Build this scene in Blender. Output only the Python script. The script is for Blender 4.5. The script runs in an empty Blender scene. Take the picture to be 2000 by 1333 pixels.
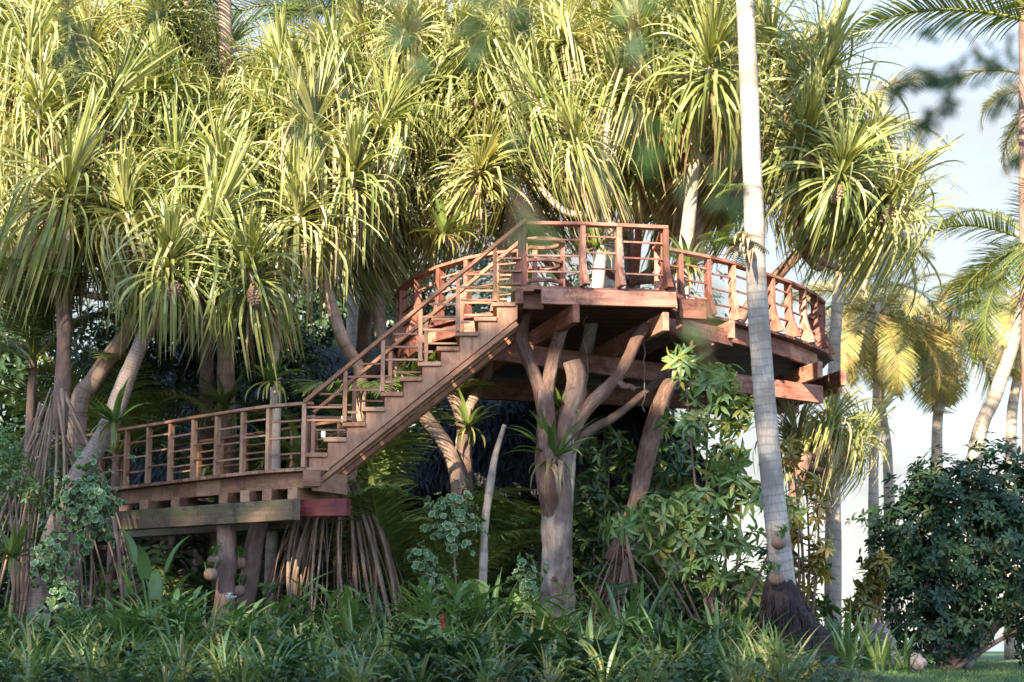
import bpy, math, random
import numpy as np
from mathutils import Vector, Matrix, noise as mnoise

R = math.radians
random.seed(11)
rng = np.random.default_rng(11)
SC = bpy.context.scene
COL = SC.collection

# ------------------------------------------------------------------ camera, sky, sun, exposure
EYE, F = 0.5, 3300.0
PITCH = math.atan((1243 - 666.5) / F)
cam_data = bpy.data.cameras.new("camera")
cam = bpy.data.objects.new("camera", cam_data)
COL.objects.link(cam)
cam.location = (0, 0, EYE)
cam.rotation_euler = (R(90) + PITCH, 0, 0)
cam_data.sensor_width = 36.0
cam_data.lens = 36.0 * F / 2000.0
cam_data.clip_start = 0.05
cam_data.clip_end = 9000
cam_data.dof.use_dof = True
cam_data.dof.focus_distance = 21.8
cam_data.dof.aperture_fstop = 1.7
SC.camera = cam

SUN_EL, SUN_AZ = R(25), R(180 + 20)          # low sun behind the camera, over its left shoulder
world = bpy.data.worlds.new("World")
SC.world = world
world.use_nodes = True
wn, wl = world.node_tree.nodes, world.node_tree.links
bg = wn["Background"]
sky = wn.new("ShaderNodeTexSky")
sky.sky_type = 'NISHITA'
sky.sun_disc = False
sky.sun_elevation = SUN_EL
sky.sun_rotation = SUN_AZ
sky.air_density = 1.2
sky.dust_density = 0.6
sky.ozone_density = 3.0
tc = wn.new("ShaderNodeTexCoord")
mp = wn.new("ShaderNodeMapping"); mp.inputs['Scale'].default_value = (1.0, 1.0, 2.6)
nz = wn.new("ShaderNodeTexNoise"); nz.inputs['Scale'].default_value = 3.2; nz.inputs['Detail'].default_value = 6; nz.inputs['Roughness'].default_value = 0.55
rp = wn.new("ShaderNodeValToRGB")
rp.color_ramp.elements[0].position = 0.36; rp.color_ramp.elements[1].position = 0.60
sx = wn.new("ShaderNodeSeparateXYZ")
mr = wn.new("ShaderNodeMapRange")             # thin haze cloud lies low over the sea, the zenith stays blue
mr.inputs['From Min'].default_value = 0.62; mr.inputs['From Max'].default_value = 0.30
mul = wn.new("ShaderNodeMath"); mul.operation = 'MULTIPLY'
add = wn.new("ShaderNodeMath"); add.operation = 'MULTIPLY_ADD'; add.inputs[1].default_value = 0.16; add.inputs[2].default_value = 0.84
mixc = wn.new("ShaderNodeMixRGB")
cb = wn.new("ShaderNodeMapRange")            # unseen cloud behind the camera, brightened and tinted blue as added fill light
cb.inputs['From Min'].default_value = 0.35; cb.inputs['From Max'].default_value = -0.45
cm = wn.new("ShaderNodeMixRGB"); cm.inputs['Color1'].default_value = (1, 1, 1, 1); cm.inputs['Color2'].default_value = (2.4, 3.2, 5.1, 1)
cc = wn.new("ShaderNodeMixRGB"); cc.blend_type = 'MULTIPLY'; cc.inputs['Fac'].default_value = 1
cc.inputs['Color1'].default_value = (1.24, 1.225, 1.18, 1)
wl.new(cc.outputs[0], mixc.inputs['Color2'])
wl.new(tc.outputs['Generated'], mp.inputs['Vector']); wl.new(mp.outputs[0], nz.inputs['Vector'])
wl.new(nz.outputs['Fac'], rp.inputs[0]); wl.new(tc.outputs['Generated'], sx.inputs[0])
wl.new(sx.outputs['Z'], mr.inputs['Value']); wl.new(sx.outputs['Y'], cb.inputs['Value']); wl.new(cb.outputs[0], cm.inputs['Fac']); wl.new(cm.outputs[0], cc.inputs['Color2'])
wl.new(rp.outputs['Color'], add.inputs[0]); wl.new(add.outputs[0], mul.inputs[0]); wl.new(mr.outputs[0], mul.inputs[1])
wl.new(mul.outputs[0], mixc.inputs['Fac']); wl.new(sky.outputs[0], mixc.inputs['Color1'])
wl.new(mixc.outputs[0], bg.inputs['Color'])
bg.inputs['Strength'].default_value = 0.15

sun_data = bpy.data.lights.new("sun", 'SUN')
sun_data.energy = 5.0
sun_data.angle = R(0.5)
sun_data.color = (1.0, 0.90, 0.70)
sun = bpy.data.objects.new("sun", sun_data)
COL.objects.link(sun)
SUN_DIR = Vector((math.sin(SUN_AZ) * math.cos(SUN_EL), math.cos(SUN_AZ) * math.cos(SUN_EL), math.sin(SUN_EL)))
sun.rotation_euler = SUN_DIR.to_track_quat('Z', 'Y').to_euler()
sun.location = SUN_DIR * 60

SC.view_settings.view_transform = 'Standard'
SC.view_settings.look = 'None'
SC.view_settings.exposure = 2.1
SC.view_settings.gamma = 1.0
SC.view_settings.use_curve_mapping = False
SC.render.engine = 'CYCLES'
SC.cycles.max_bounces = 6
SC.cycles.diffuse_bounces = 3
SC.cycles.glossy_bounces = 2
SC.cycles.transmission_bounces = 3
SC.cycles.use_denoising = True
SC.cycles.denoising_prefilter = 'NONE'

# ------------------------------------------------------------------ helpers
ORG = {}


def at(px, py, Y):
    dx, dy = (px - 1000) / F, -(py - 666.5) / F
    d = Vector((dx, math.cos(PITCH) - dy * math.sin(PITCH), math.sin(PITCH) + dy * math.cos(PITCH)))
    return Vector((0, 0, EYE)) + d * (Y / d.y)


def at_z(px, py, z):
    dx, dy = (px - 1000) / F, -(py - 666.5) / F
    d = Vector((dx, math.cos(PITCH) - dy * math.sin(PITCH), math.sin(PITCH) + dy * math.cos(PITCH)))
    return Vector((0, 0, EYE)) + d * ((z - EYE) / d.z)


def ppm(n, Y):
    return n * Y / F


def thing(name, label, cat, loc=(0, 0, 0), group=None):
    o = bpy.data.objects.new(name, None)
    COL.objects.link(o)
    o.location = loc
    o.empty_display_size = 0.1
    ORG[o.name] = Vector(loc)
    return tag(o, label, cat, group)


def tag(o, label, cat, group=None, kind=None):
    if label: o['label'] = label
    if cat: o['category'] = cat
    if group: o['group'] = group
    if kind: o['kind'] = kind
    return o


def part_empty(name, parent):
    o = bpy.data.objects.new(name, None)
    COL.objects.link(o)
    o.parent = parent
    o.empty_display_size = 0.05
    ORG[o.name] = ORG[parent.name]
    return o


def link_copy(src, parent=None, name=None):
    c = src.copy()
    COL.objects.link(c)
    if parent is not None: c.parent = parent
    return c


def copy_tree(src, parent=None):
    c = link_copy(src, parent)
    for ch in list(src.children):
        copy_tree(ch, c)
    return c


class MB:
    def __init__(s):
        s.v, s.q, s.t3, s.ng, s.tint, s.g = [], [], [], [], [], []
        s.n = 0

    def add(s, v, quads=None, tris=None, ngons=None, tint=0.5, gr=None):
        v = np.asarray(v, dtype=np.float64).reshape(-1, 3)
        k = len(v)
        s.v.append(v)
        if quads is not None and len(quads): s.q.append(np.asarray(quads, dtype=np.int64) + s.n)
        if tris is not None and len(tris): s.t3.append(np.asarray(tris, dtype=np.int64) + s.n)
        if ngons:
            for f in ngons: s.ng.append([i + s.n for i in f])
        s.tint.append(np.full(k, tint) if np.isscalar(tint) else np.asarray(tint, dtype=np.float64))
        s.g.append(v.copy() if gr is None else np.asarray(gr, dtype=np.float64).reshape(-1, 3))
        s.n += k

    def beam(s, a, b, w, h, up=(0, 0, 1), tint=None, ext=0.0):
        a, b = Vector(a), Vector(b)
        d = (b - a); L = d.length; d.normalize()
        a = a - d * ext; b = b + d * ext
        side = d.cross(Vector(up))
        if side.length < 1e-4: side = d.cross(Vector((1, 0, 0)))
        side.normalize()
        u = side.cross(d).normalized()
        vs, gs = [], []
        o = random.random() * 50
        for e, P in ((0, a), (L, b)):
            for y, z in ((-1, -1), (1, -1), (1, 1), (-1, 1)):
                vs.append(P + side * (y * w / 2) + u * (z * h / 2))
                gs.append((e + o, y * w / 2 + o, z * h / 2))
        s.add([tuple(x) for x in vs], quads=[(0, 3, 2, 1), (4, 5, 6, 7), (0, 1, 5, 4), (1, 2, 6, 5), (2, 3, 7, 6), (3, 0, 4, 7)],
              tint=random.random() if tint is None else tint, gr=gs)

    def prism(s, prof, origin, ux, uy, uz, thick, tint=None):
        """prof: 2-D outline in (ux, uy), pushed along uz by +-thick/2"""
        ux, uy, uz, origin = Vector(ux), Vector(uy), Vector(uz), Vector(origin)
        o = random.random() * 50
        n = len(prof)
        vs, gs = [], []
        for sg in (-.5, .5):
            for x, y in prof:
                vs.append(tuple(origin + ux * x + uy * y + uz * (sg * thick)))
                gs.append((y + o, x + o, sg * thick))
        A = sum(prof[i][0] * prof[(i + 1) % n][1] - prof[(i + 1) % n][0] * prof[i][1] for i in range(n))
        f1, f2 = list(range(n)), list(range(n, 2 * n))
        flip = (A > 0) == (ux.cross(uy).dot(uz) > 0)
        side = []
        for i in range(n):
            j = (i + 1) % n
            side.append((i, j, j + n, i + n) if flip else (j, i, i + n, j + n))
        s.add(vs, quads=side, ngons=[f1[::-1], f2] if flip else [f1, f2[::-1]], tint=random.random() if tint is None else tint, gr=gs)

    def tube(s, pts, rad, n=8, k=4, wob=0.0, tint=0.5, caps=True, rough=0.0):
        P, rr = smooth(pts, rad, k)
        m = len(P)
        T = np.gradient(P, axis=0)
        T /= np.linalg.norm(T, axis=1)[:, None] + 1e-9
        ref = np.array([0.0, 0, 1.0]) if abs(T[0][2]) < .9 else np.array([1.0, 0, 0])
        N = np.cross(T[0], ref); N /= np.linalg.norm(N)
        ang = np.linspace(0, 2 * np.pi, n, endpoint=False)
        lens = np.concatenate([[0], np.cumsum(np.linalg.norm(np.diff(P, axis=0), axis=1))])
        vs, gs = [], []
        off = random.random() * 30
        ph = rng.random(4) * 6.28
        for i in range(m):
            N = N - T[i] * np.dot(N, T[i]); N /= np.linalg.norm(N) + 1e-9
            B = np.cross(T[i], N)
            w = 1 + wob * (np.sin(3 * ang + ph[0] + lens[i] * 2.1) * .5 + np.sin(2 * ang + ph[1] - lens[i] * 3.7) * .5 + rng.normal(0, .35, n))
            if rough:
                w = w + rough * np.array([mnoise.fractal(Vector((math.cos(q) * 2.6, math.sin(q) * 2.6, lens[i] * 1.6 + off)), 1.0, 2.0, 4) for q in ang])
            ring = P[i] + (np.cos(ang) * w)[:, None] * N * rr[i] + (np.sin(ang) * w)[:, None] * B * rr[i]
            vs.append(ring)
            gs.append(np.stack([np.full(n, lens[i] + off), np.cos(ang) * rr[i] + off, np.sin(ang) * rr[i]], 1))
        vs = np.concatenate(vs); gs = np.concatenate(gs)
        q = []
        for i in range(m - 1):
            for j in range(n):
                a = i * n + j; b = i * n + (j + 1) % n
                q.append((a, b, b + n, a + n))
        s.add(vs, quads=q, ngons=[list(range(n))[::-1], list(range((m - 1) * n, m * n))] if caps else None, tint=tint, gr=gs)

    def mesh(s, name, org=Vector((0, 0, 0)), smooth=False):
        v = np.concatenate(s.v) - np.array(org)
        loops, starts, c = [], [], 0
        for arr, k in ((s.q, 4), (s.t3, 3)):
            if arr:
                A = np.concatenate(arr)
                loops.append(A.ravel()); starts.append(c + np.arange(len(A)) * k); c += A.size
        for f in s.ng:
            loops.append(np.array(f)); starts.append(np.array([c])); c += len(f)
        loops = np.concatenate(loops); starts = np.concatenate(starts)
        me = bpy.data.meshes.new(name)
        me.vertices.add(len(v)); me.vertices.foreach_set('co', v.ravel())
        me.loops.add(len(loops)); me.loops.foreach_set('vertex_index', loops.astype(np.int32))
        me.polygons.add(len(starts)); me.polygons.foreach_set('loop_start', starts.astype(np.int32))
        me.update(calc_edges=True)
        a = me.attributes.new('tint', 'FLOAT', 'POINT'); a.data.foreach_set('value', np.concatenate(s.tint))
        a = me.attributes.new('gr', 'FLOAT_VECTOR', 'POINT'); a.data.foreach_set('vector', np.concatenate(s.g).ravel())
        me.polygons.foreach_set('use_smooth', np.full(len(starts), smooth))
        me.validate()
        return me

    def build(s, name, mat, parent=None, smooth=False, bevel=0.0, loc=None):
        org = ORG[parent.name] if parent is not None else (Vector(loc) if loc is not None else Vector((0, 0, 0)))
        me = s.mesh(name, org, smooth)
        me.materials.append(mat)
        o = bpy.data.objects.new(name, me)
        COL.objects.link(o)
        if parent is not None: o.parent = parent
        else: o.location = org
        ORG[o.name] = org
        if bevel:
            b = o.modifiers.new('bevel', 'BEVEL'); b.width = bevel; b.segments = 1; b.limit_method = 'ANGLE'
        return o


def smooth(pts, rad, k):
    P = np.array([tuple(p) for p in pts], dtype=float)
    r = np.full(len(P), rad, dtype=float) if np.isscalar(rad) else np.array(rad, dtype=float)
    if k <= 1 or len(P) < 3: return P, r
    Q = np.vstack([2 * P[0] - P[1], P, 2 * P[-1] - P[-2]])
    out, ro = [], []
    for i in range(len(P) - 1):
        p0, p1, p2, p3 = Q[i], Q[i + 1], Q[i + 2], Q[i + 3]
        for j in range(k):
            t = j / k
            out.append(.5 * ((2 * p1) + (-p0 + p2) * t + (2 * p0 - 5 * p1 + 4 * p2 - p3) * t * t + (-p0 + 3 * p1 - 3 * p2 + p3) * t ** 3))
            ro.append(r[i] * (1 - t) + r[i + 1] * t)
    out.append(P[-1]); ro.append(r[-1])
    return np.array(out), np.array(ro)


def norm(a):
    return a / (np.linalg.norm(a, axis=-1, keepdims=True) + 1e-9)


def leaf_template(w=.4, fold=.15, droop=.3, prof=((0, .06), (.2, .6), (.45, 1), (.72, .75), (1, .03))):
    v, q = [], []
    for x, h in prof:
        z = -droop * x * x
        v += [(x, -h * w / 2, z + fold * h * w), (x, 0, z), (x, h * w / 2, z + fold * h * w)]
    for i in range(len(prof) - 1):
        a = i * 3
        q += [(a, a + 1, a + 4, a + 3), (a + 1, a + 2, a + 5, a + 4)]
    return np.array(v, float), np.array(q)


def scatter(mb, tpl, P, X, N, scale, tint):
    tv, tq = tpl
    P, X, N = np.asarray(P, float), norm(np.asarray(X, float)), np.asarray(N, float)
    Y = norm(np.cross(N, X)); Z = np.cross(X, Y)
    s = np.asarray(scale, float)[:, None, None]
    V = (tv[None, :, 0:1] * X[:, None] + tv[None, :, 1:2] * Y[:, None] + tv[None, :, 2:3] * Z[:, None]) * s + P[:, None]
    k = len(tv)
    Q = tq[None] + (np.arange(len(P)) * k)[:, None, None]
    mb.add(V.reshape(-1, 3), quads=Q.reshape(-1, 4), tint=np.repeat(np.asarray(tint, float), k), gr=np.tile(tv, (len(P), 1)))


def strap(mb, base, az, el0, L, w, nseg=9, droop=1.2, brk=None, brk_ang=0.0, tint=.5, keel=.28, twist=0.0, tipw=.5, maxel=None):
    """a long strap leaf: starts at elevation el0, arches down, may fold sharply at brk"""
    p = np.array(base, float)
    h = np.array([math.cos(az), math.sin(az), 0.0])
    side = np.array([-math.sin(az), math.cos(az), 0.0])
    el = el0
    vs = []
    ds = L / nseg
    for i in range(nseg + 1):
        t = i / nseg
        d = h * math.cos(el) + np.array([0, 0, 1.0]) * math.sin(el)
        up = -h * math.sin(el) + np.array([0, 0, 1.0]) * math.cos(el)
        wi = w * (.75 + .25 * min(1, t * 5)) * max(.03, (1 - t ** 2.2) ** tipw if t < 1 else .03)
        tw = twist * t
        sd = side * math.cos(tw) + up * math.sin(tw)
        un = up * math.cos(tw) - side * math.sin(tw)
        vs += [p - sd * wi / 2, p - un * wi * keel, p + sd * wi / 2]
        p = p + d * ds
        el -= droop * (.35 + 1.3 * t) / nseg
        if brk is not None and t <= brk < t + 1.0 / nseg: el -= brk_ang
        if el < -1.53: el = -1.53 - .02 * random.random()
    q = []
    for i in range(nseg):
        a = i * 3
        q += [(a, a + 1, a + 4, a + 3), (a + 1, a + 2, a + 5, a + 4)]
    tt = np.repeat(np.linspace(0, 1, nseg + 1), 3)
    gr = np.stack([tt * L, np.tile([-w / 2, 0, w / 2], nseg + 1), np.full(len(tt), random.random() * 9)], 1)
    mb.add(np.array(vs), quads=q, tint=tint, gr=gr)


# ------------------------------------------------------------------ materials
def new_mat(name):
    m = bpy.data.materials.new(name)
    m.use_nodes = True
    nt = m.node_tree
    return m, nt.nodes, nt.links, nt.nodes['Principled BSDF']


def ramp(n, stops):
    r = n.new('ShaderNodeValToRGB')
    e = r.color_ramp.elements
    while len(e) < len(stops): e.new(0.5)
    for i, (p, c) in enumerate(stops):
        e[i].position = p; e[i].color = (*c, 1)
    return r


def leafmat(name, stops, rough=.42, transl=.28, tcol=None, vein=0.0, ovar=.25, spec=.5):
    m, n, l, b = new_mat(name)
    at_ = n.new('ShaderNodeAttribute'); at_.attribute_name = 'tint'
    oi = n.new('ShaderNodeObjectInfo')
    r = ramp(n, stops)
    l.new(at_.outputs['Fac'], r.inputs[0])
    g = n.new('ShaderNodeAttribute'); g.attribute_name = 'gr'
    nz = n.new('ShaderNodeTexNoise'); nz.inputs['Scale'].default_value = 5.0; nz.inputs['Detail'].default_value = 3
    tcn = n.new('ShaderNodeTexCoord')
    l.new(tcn.outputs['Object'], nz.inputs['Vector'])
    hs = n.new('ShaderNodeHueSaturation')
    m1 = n.new('ShaderNodeMath'); m1.operation = 'MULTIPLY_ADD'; m1.inputs[1].default_value = .7; m1.inputs[2].default_value = .65
    l.new(nz.outputs['Fac'], m1.inputs[0])
    m2 = n.new('ShaderNodeMath'); m2.operation = 'MULTIPLY_ADD'; m2.inputs[1].default_value = ovar; m2.inputs[2].default_value = 1 - ovar / 2
    l.new(oi.outputs['Random'], m2.inputs[0])
    m3 = n.new('ShaderNodeMath'); m3.operation = 'MULTIPLY'
    l.new(m1.outputs[0], m3.inputs[0]); l.new(m2.outputs[0], m3.inputs[1])
    l.new(m3.outputs[0], hs.inputs['Value'])
    m4 = n.new('ShaderNodeMath'); m4.operation = 'MULTIPLY_ADD'; m4.inputs[1].default_value = -.03; m4.inputs[2].default_value = .515
    l.new(oi.outputs['Random'], m4.inputs[0]); l.new(m4.outputs[0], hs.inputs['Hue'])
    l.new(r.outputs[0], hs.inputs['Color'])
    col = hs.outputs[0]
    if vein:
        sp = n.new('ShaderNodeSeparateXYZ'); l.new(g.outputs['Vector'], sp.inputs[0])
        mm = n.new('ShaderNodeMath'); mm.operation = 'MULTIPLY'; mm.inputs[1].default_value = vein; l.new(sp.outputs['Y'], mm.inputs[0])
        sn = n.new('ShaderNodeMath'); sn.operation = 'SINE'; l.new(mm.outputs[0], sn.inputs[0])
        mr_ = n.new('ShaderNodeMapRange'); mr_.inputs['From Min'].default_value = -1; mr_.inputs['To Min'].default_value = .78; mr_.inputs['To Max'].default_value = 1.08
        l.new(sn.outputs[0], mr_.inputs['Value'])
        mx = n.new('ShaderNodeMixRGB'); mx.blend_type = 'MULTIPLY'; mx.inputs['Fac'].default_value = 1
        l.new(col, mx.inputs['Color1']); l.new(mr_.outputs[0], mx.inputs['Color2']); col = mx.outputs[0]
    l.new(col, b.inputs['Base Color'])
    b.inputs['Roughness'].default_value = rough
    b.inputs['Specular IOR Level'].default_value = spec
    tr = n.new('ShaderNodeBsdfTranslucent')
    tm = n.new('ShaderNodeMixRGB'); tm.blend_type = 'MULTIPLY'; tm.inputs['Fac'].default_value = 1
    tm.inputs['Color2'].default_value = (*(tcol or (1.5, 1.45, .6)), 1)
    l.new(col, tm.inputs['Color1']); l.new(tm.outputs[0], tr.inputs['Color'])
    ms = n.new('ShaderNodeMixShader'); ms.inputs[0].default_value = transl
    l.new(b.outputs[0], ms.inputs[1]); l.new(tr.outputs[0], ms.inputs[2])
    l.new(ms.outputs[0], n['Material Output'].inputs['Surface'])
    return m


def woodmat(name, dark, mid, light, stain=.5, moss=None, rough=.62):
    m, n, l, b = new_mat(name)
    g = n.new('ShaderNodeAttribute'); g.attribute_name = 'gr'
    t = n.new('ShaderNodeAttribute'); t.attribute_name = 'tint'
    mp = n.new('ShaderNodeMapping'); mp.inputs['Scale'].default_value = (1.3, 38, 38)
    l.new(g.outputs['Vector'], mp.inputs['Vector'])
    n1 = n.new('ShaderNodeTexNoise'); n1.inputs['Scale'].default_value = 1.0; n1.inputs['Detail'].default_value = 5; n1.inputs['Roughness'].default_value = .65; n1.inputs['Distortion'].default_value = .6
    l.new(mp.outputs[0], n1.inputs['Vector'])
    n2 = n.new('ShaderNodeTexNoise'); n2.inputs['Scale'].default_value = 2.3; n2.inputs['Detail'].default_value = 6; n2.inputs['Roughness'].default_value = .7
    mp2 = n.new('ShaderNodeMapping'); mp2.inputs['Scale'].default_value = (1.2, 4, 4)
    l.new(g.outputs['Vector'], mp2.inputs['Vector']); l.new(mp2.outputs[0], n2.inputs['Vector'])
    s = n.new('ShaderNodeMath'); s.operation = 'MULTIPLY_ADD'; s.inputs[1].default_value = .55; l.new(n1.outputs['Fac'], s.inputs[0])
    s2 = n.new('ShaderNodeMath'); s2.operation = 'MULTIPLY_ADD'; s2.inputs[1].default_value = .8; s2.inputs[2].default_value = -.12; l.new(n2.outputs['Fac'], s2.inputs[0])
    l.new(s2.outputs[0], s.inputs[2])
    s3 = n.new('ShaderNodeMath'); s3.operation = 'MULTIPLY_ADD'; s3.inputs[1].default_value = .40; l.new(t.outputs['Fac'], s3.inputs[0])
    sb = n.new('ShaderNodeMath'); sb.operation = 'SUBTRACT'; sb.inputs[1].default_value = .20; l.new(s.outputs[0], sb.inputs[0]); l.new(sb.outputs[0], s3.inputs[2])
    r = ramp(n, [(.22, dark), (.5, mid), (.78, light)])
    l.new(s3.outputs[0], r.inputs[0])
    col = r.outputs[0]
    if moss:
        n3 = n.new('ShaderNodeTexNoise'); n3.inputs['Scale'].default_value = 1.6; n3.inputs['Detail'].default_value = 7
        l.new(mp2.outputs[0], n3.inputs['Vector'])
        r3 = ramp(n, [(.47, (0, 0, 0)), (.68, (.8, .8, .8))]); l.new(n3.outputs['Fac'], r3.inputs[0])
        mx = n.new('ShaderNodeMixRGB'); mx.inputs['Color2'].default_value = (*moss, 1)
        l.new(r3.outputs[0], mx.inputs['Fac']); l.new(col, mx.inputs['Color1']); col = mx.outputs[0]
    # pale run stains and knots
    n4 = n.new('ShaderNodeTexNoise'); n4.inputs['Scale'].default_value = 5; n4.inputs['Detail'].default_value = 8; n4.inputs['Roughness'].default_value = .75
    l.new(g.outputs['Vector'], n4.inputs['Vector'])
    r4 = ramp(n, [(.52, (0, 0, 0)), (.62, (stain,) * 3)]); l.new(n4.outputs['Fac'], r4.inputs[0])
    mx4 = n.new('ShaderNodeMixRGB'); mx4.blend_type = 'MULTIPLY'; mx4.inputs['Color2'].default_value = (.38, .3, .3, 1)
    l.new(r4.outputs[0], mx4.inputs['Fac']); l.new(col, mx4.inputs['Color1']); col = mx4.outputs[0]
    l.new(col, b.inputs['Base Color'])
    b.inputs['Roughness'].default_value = rough
    b.inputs['Specular IOR Level'].default_value = .35
    bp = n.new('ShaderNodeBump'); bp.inputs['Strength'].default_value = .35; bp.inputs['Distance'].default_value = .01
    l.new(n1.outputs['Fac'], bp.inputs['Height']); l.new(bp.outputs[0], b.inputs['Normal'])
    return m


def barkmat(name, dark, mid, light, ring=0.0, patch=None, scale=(2, 14, 14), bump=.6, dist=.02):
    m, n, l, b = new_mat(name)
    g = n.new('ShaderNodeAttribute'); g.attribute_name = 'gr'
    mp = n.new('ShaderNodeMapping'); mp.inputs['Scale'].default_value = scale
    l.new(g.outputs['Vector'], mp.inputs['Vector'])
    n1 = n.new('ShaderNodeTexNoise'); n1.inputs['Scale'].default_value = 1.5; n1.inputs['Detail'].default_value = 7; n1.inputs['Roughness'].default_value = .7; n1.inputs['Distortion'].default_value = .5
    l.new(mp.outputs[0], n1.inputs['Vector'])
    n2 = n.new('ShaderNodeTexNoise'); n2.inputs['Scale'].default_value = 3; n2.inputs['Detail'].default_value = 5
    l.new(g.outputs['Vector'], n2.inputs['Vector'])
    s = n.new('ShaderNodeMath'); s.operation = 'MULTIPLY_ADD'; s.inputs[1].default_value = .6; l.new(n1.outputs['Fac'], s.inputs[0])
    s2 = n.new('ShaderNodeMath'); s2.operation = 'MULTIPLY'; s2.inputs[1].default_value = .42; l.new(n2.outputs['Fac'], s2.inputs[0])
    l.new(s2.outputs[0], s.inputs[2])
    r = ramp(n, [(.3, dark), (.5, mid), (.68, light)])
    h = s.outputs[0]
    l.new(h, r.inputs[0]); col = r.outputs[0]
    if ring:
        sp = n.new('ShaderNodeSeparateXYZ'); l.new(g.outputs['Vector'], sp.inputs[0])
        n3 = n.new('ShaderNodeTexNoise'); n3.inputs['Scale'].default_value = 2.5; n3.inputs['Detail'].default_value = 2; l.new(g.outputs['Vector'], n3.inputs['Vector'])
        a1 = n.new('ShaderNodeMath'); a1.operation = 'MULTIPLY_ADD'; a1.inputs[1].default_value = .12; l.new(n3.outputs['Fac'], a1.inputs[0]); l.new(sp.outputs['X'], a1.inputs[2])
        a2 = n.new('ShaderNodeMath'); a2.operation = 'MULTIPLY'; a2.inputs[1].default_value = ring; l.new(a1.outputs[0], a2.inputs[0])
        fr = n.new('ShaderNodeMath'); fr.operation = 'FRACT'; l.new(a2.outputs[0], fr.inputs[0])
        r5 = ramp(n, [(0, (.45, .42, .4)), (.12, (.62, .6, .58)), (.3, (1, 1, 1)), (1, (.93, .93, .93))]); l.new(fr.outputs[0], r5.inputs[0])
        mx = n.new('ShaderNodeMixRGB'); mx.blend_type = 'MULTIPLY'; mx.inputs['Fac'].default_value = .55
        l.new(col, mx.inputs['Color1']); l.new(r5.outputs[0], mx.inputs['Color2']); col = mx.outputs[0]
        ad = n.new('ShaderNodeMath'); ad.operation = 'MULTIPLY_ADD'; ad.inputs[1].default_value = .5; l.new(fr.outputs[0], ad.inputs[0]); l.new(h, ad.inputs[2]); h = ad.outputs[0]
    if patch:
        n6 = n.new('ShaderNodeTexNoise'); n6.inputs['Scale'].default_value = 2.2; n6.inputs['Detail'].default_value = 6
        l.new(g.outputs['Vector'], n6.inputs['Vector'])
        r6 = ramp(n, [(.5, (0, 0, 0)), (.6, (.85,) * 3)]); l.new(n6.outputs['Fac'], r6.inputs[0])
        mx = n.new('ShaderNodeMixRGB'); mx.inputs['Color2'].default_value = (*patch, 1)
        l.new(r6.outputs[0], mx.inputs['Fac']); l.new(col, mx.inputs['Color1']); col = mx.outputs[0]
    l.new(col, b.inputs['Base Color'])
    b.inputs['Roughness'].default_value = .8
    b.inputs['Specular IOR Level'].default_value = .25
    bp = n.new('ShaderNodeBump'); bp.inputs['Strength'].default_value = bump; bp.inputs['Distance'].default_value = dist
    l.new(h, bp.inputs['Height']); l.new(bp.outputs[0], b.inputs['Normal'])
    return m


def plainmat(name, c1, c2, scale=6, rough=.8, bump=.3, spec=.3):
    m, n, l, b = new_mat(name)
    tcn = n.new('ShaderNodeTexCoord')
    nz = n.new('ShaderNodeTexNoise'); nz.inputs['Scale'].default_value = scale; nz.inputs['Detail'].default_value = 8; nz.inputs['Roughness'].default_value = .65
    l.new(tcn.outputs['Object'], nz.inputs['Vector'])
    r = ramp(n, [(.35, c1), (.65, c2)]); l.new(nz.outputs['Fac'], r.inputs[0])
    l.new(r.outputs[0], b.inputs['Base Color'])
    b.inputs['Roughness'].default_value = rough; b.inputs['Specular IOR Level'].default_value = spec
    bp = n.new('ShaderNodeBump'); bp.inputs['Strength'].default_value = bump; bp.inputs['Distance'].default_value = .03
    l.new(nz.outputs['Fac'], bp.inputs['Height']); l.new(bp.outputs[0], b.inputs['Normal'])
    return m


M = {}
M['pandan'] = leafmat('pandanus_leaf', [(0, (.10, .135, .038)), (.3, (.19, .215, .06)), (.6, (.31, .31, .11)), (.85, (.45, .41, .21)), (.9, (.38, .28, .16)), (1, (.22, .14, .085))], rough=.36, transl=.3, vein=520)
M['palm'] = leafmat('palm_leaf', [(0, (.07, .11, .03)), (.5, (.16, .18, .045)), (.85, (.38, .32, .10)), (1, (.28, .18, .08))], rough=.38, transl=.3)
M['palmgreen'] = leafmat('young_palm_leaf', [(0, (.06, .11, .03)), (.5, (.16, .21, .055)), (.9, (.30, .33, .10)), (1, (.3, .2, .1))], rough=.38, transl=.3)
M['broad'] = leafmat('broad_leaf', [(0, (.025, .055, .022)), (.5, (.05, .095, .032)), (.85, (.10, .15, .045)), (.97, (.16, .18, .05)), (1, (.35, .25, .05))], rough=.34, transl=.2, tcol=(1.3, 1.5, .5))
M['lush'] = leafmat('lush_leaf', [(0, (.05, .10, .03)), (.5, (.12, .19, .055)), (.93, (.22, .29, .10)), (1, (.40, .28, .05))], rough=.34, transl=.25, tcol=(1.3, 1.5, .5))
M['croton'] = leafmat('croton_leaf', [(0, (.12, .12, .03)), (.45, (.28, .22, .05)), (.8, (.38, .24, .05)), (1, (.30, .10, .04))], rough=.4, transl=.25)
M['strappy'] = leafmat('strappy_leaf', [(0, (.035, .08, .025)), (.5, (.11, .17, .045)), (.9, (.26, .32, .11)), (1, (.34, .28, .12))], rough=.36, transl=.25, tcol=(1.3, 1.5, .5), vein=300)
M['fern'] = leafmat('fern_leaf', [(0, (.05, .09, .02)), (.5, (.11, .16, .04)), (.9, (.2, .24, .06)), (1, (.3, .2, .1))], rough=.36, transl=.25)
M['dark'] = leafmat('shade_leaf', [(0, (.02, .045, .02)), (.6, (.04, .075, .028)), (1, (.09, .12, .035))], rough=.4, transl=.15)
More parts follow.
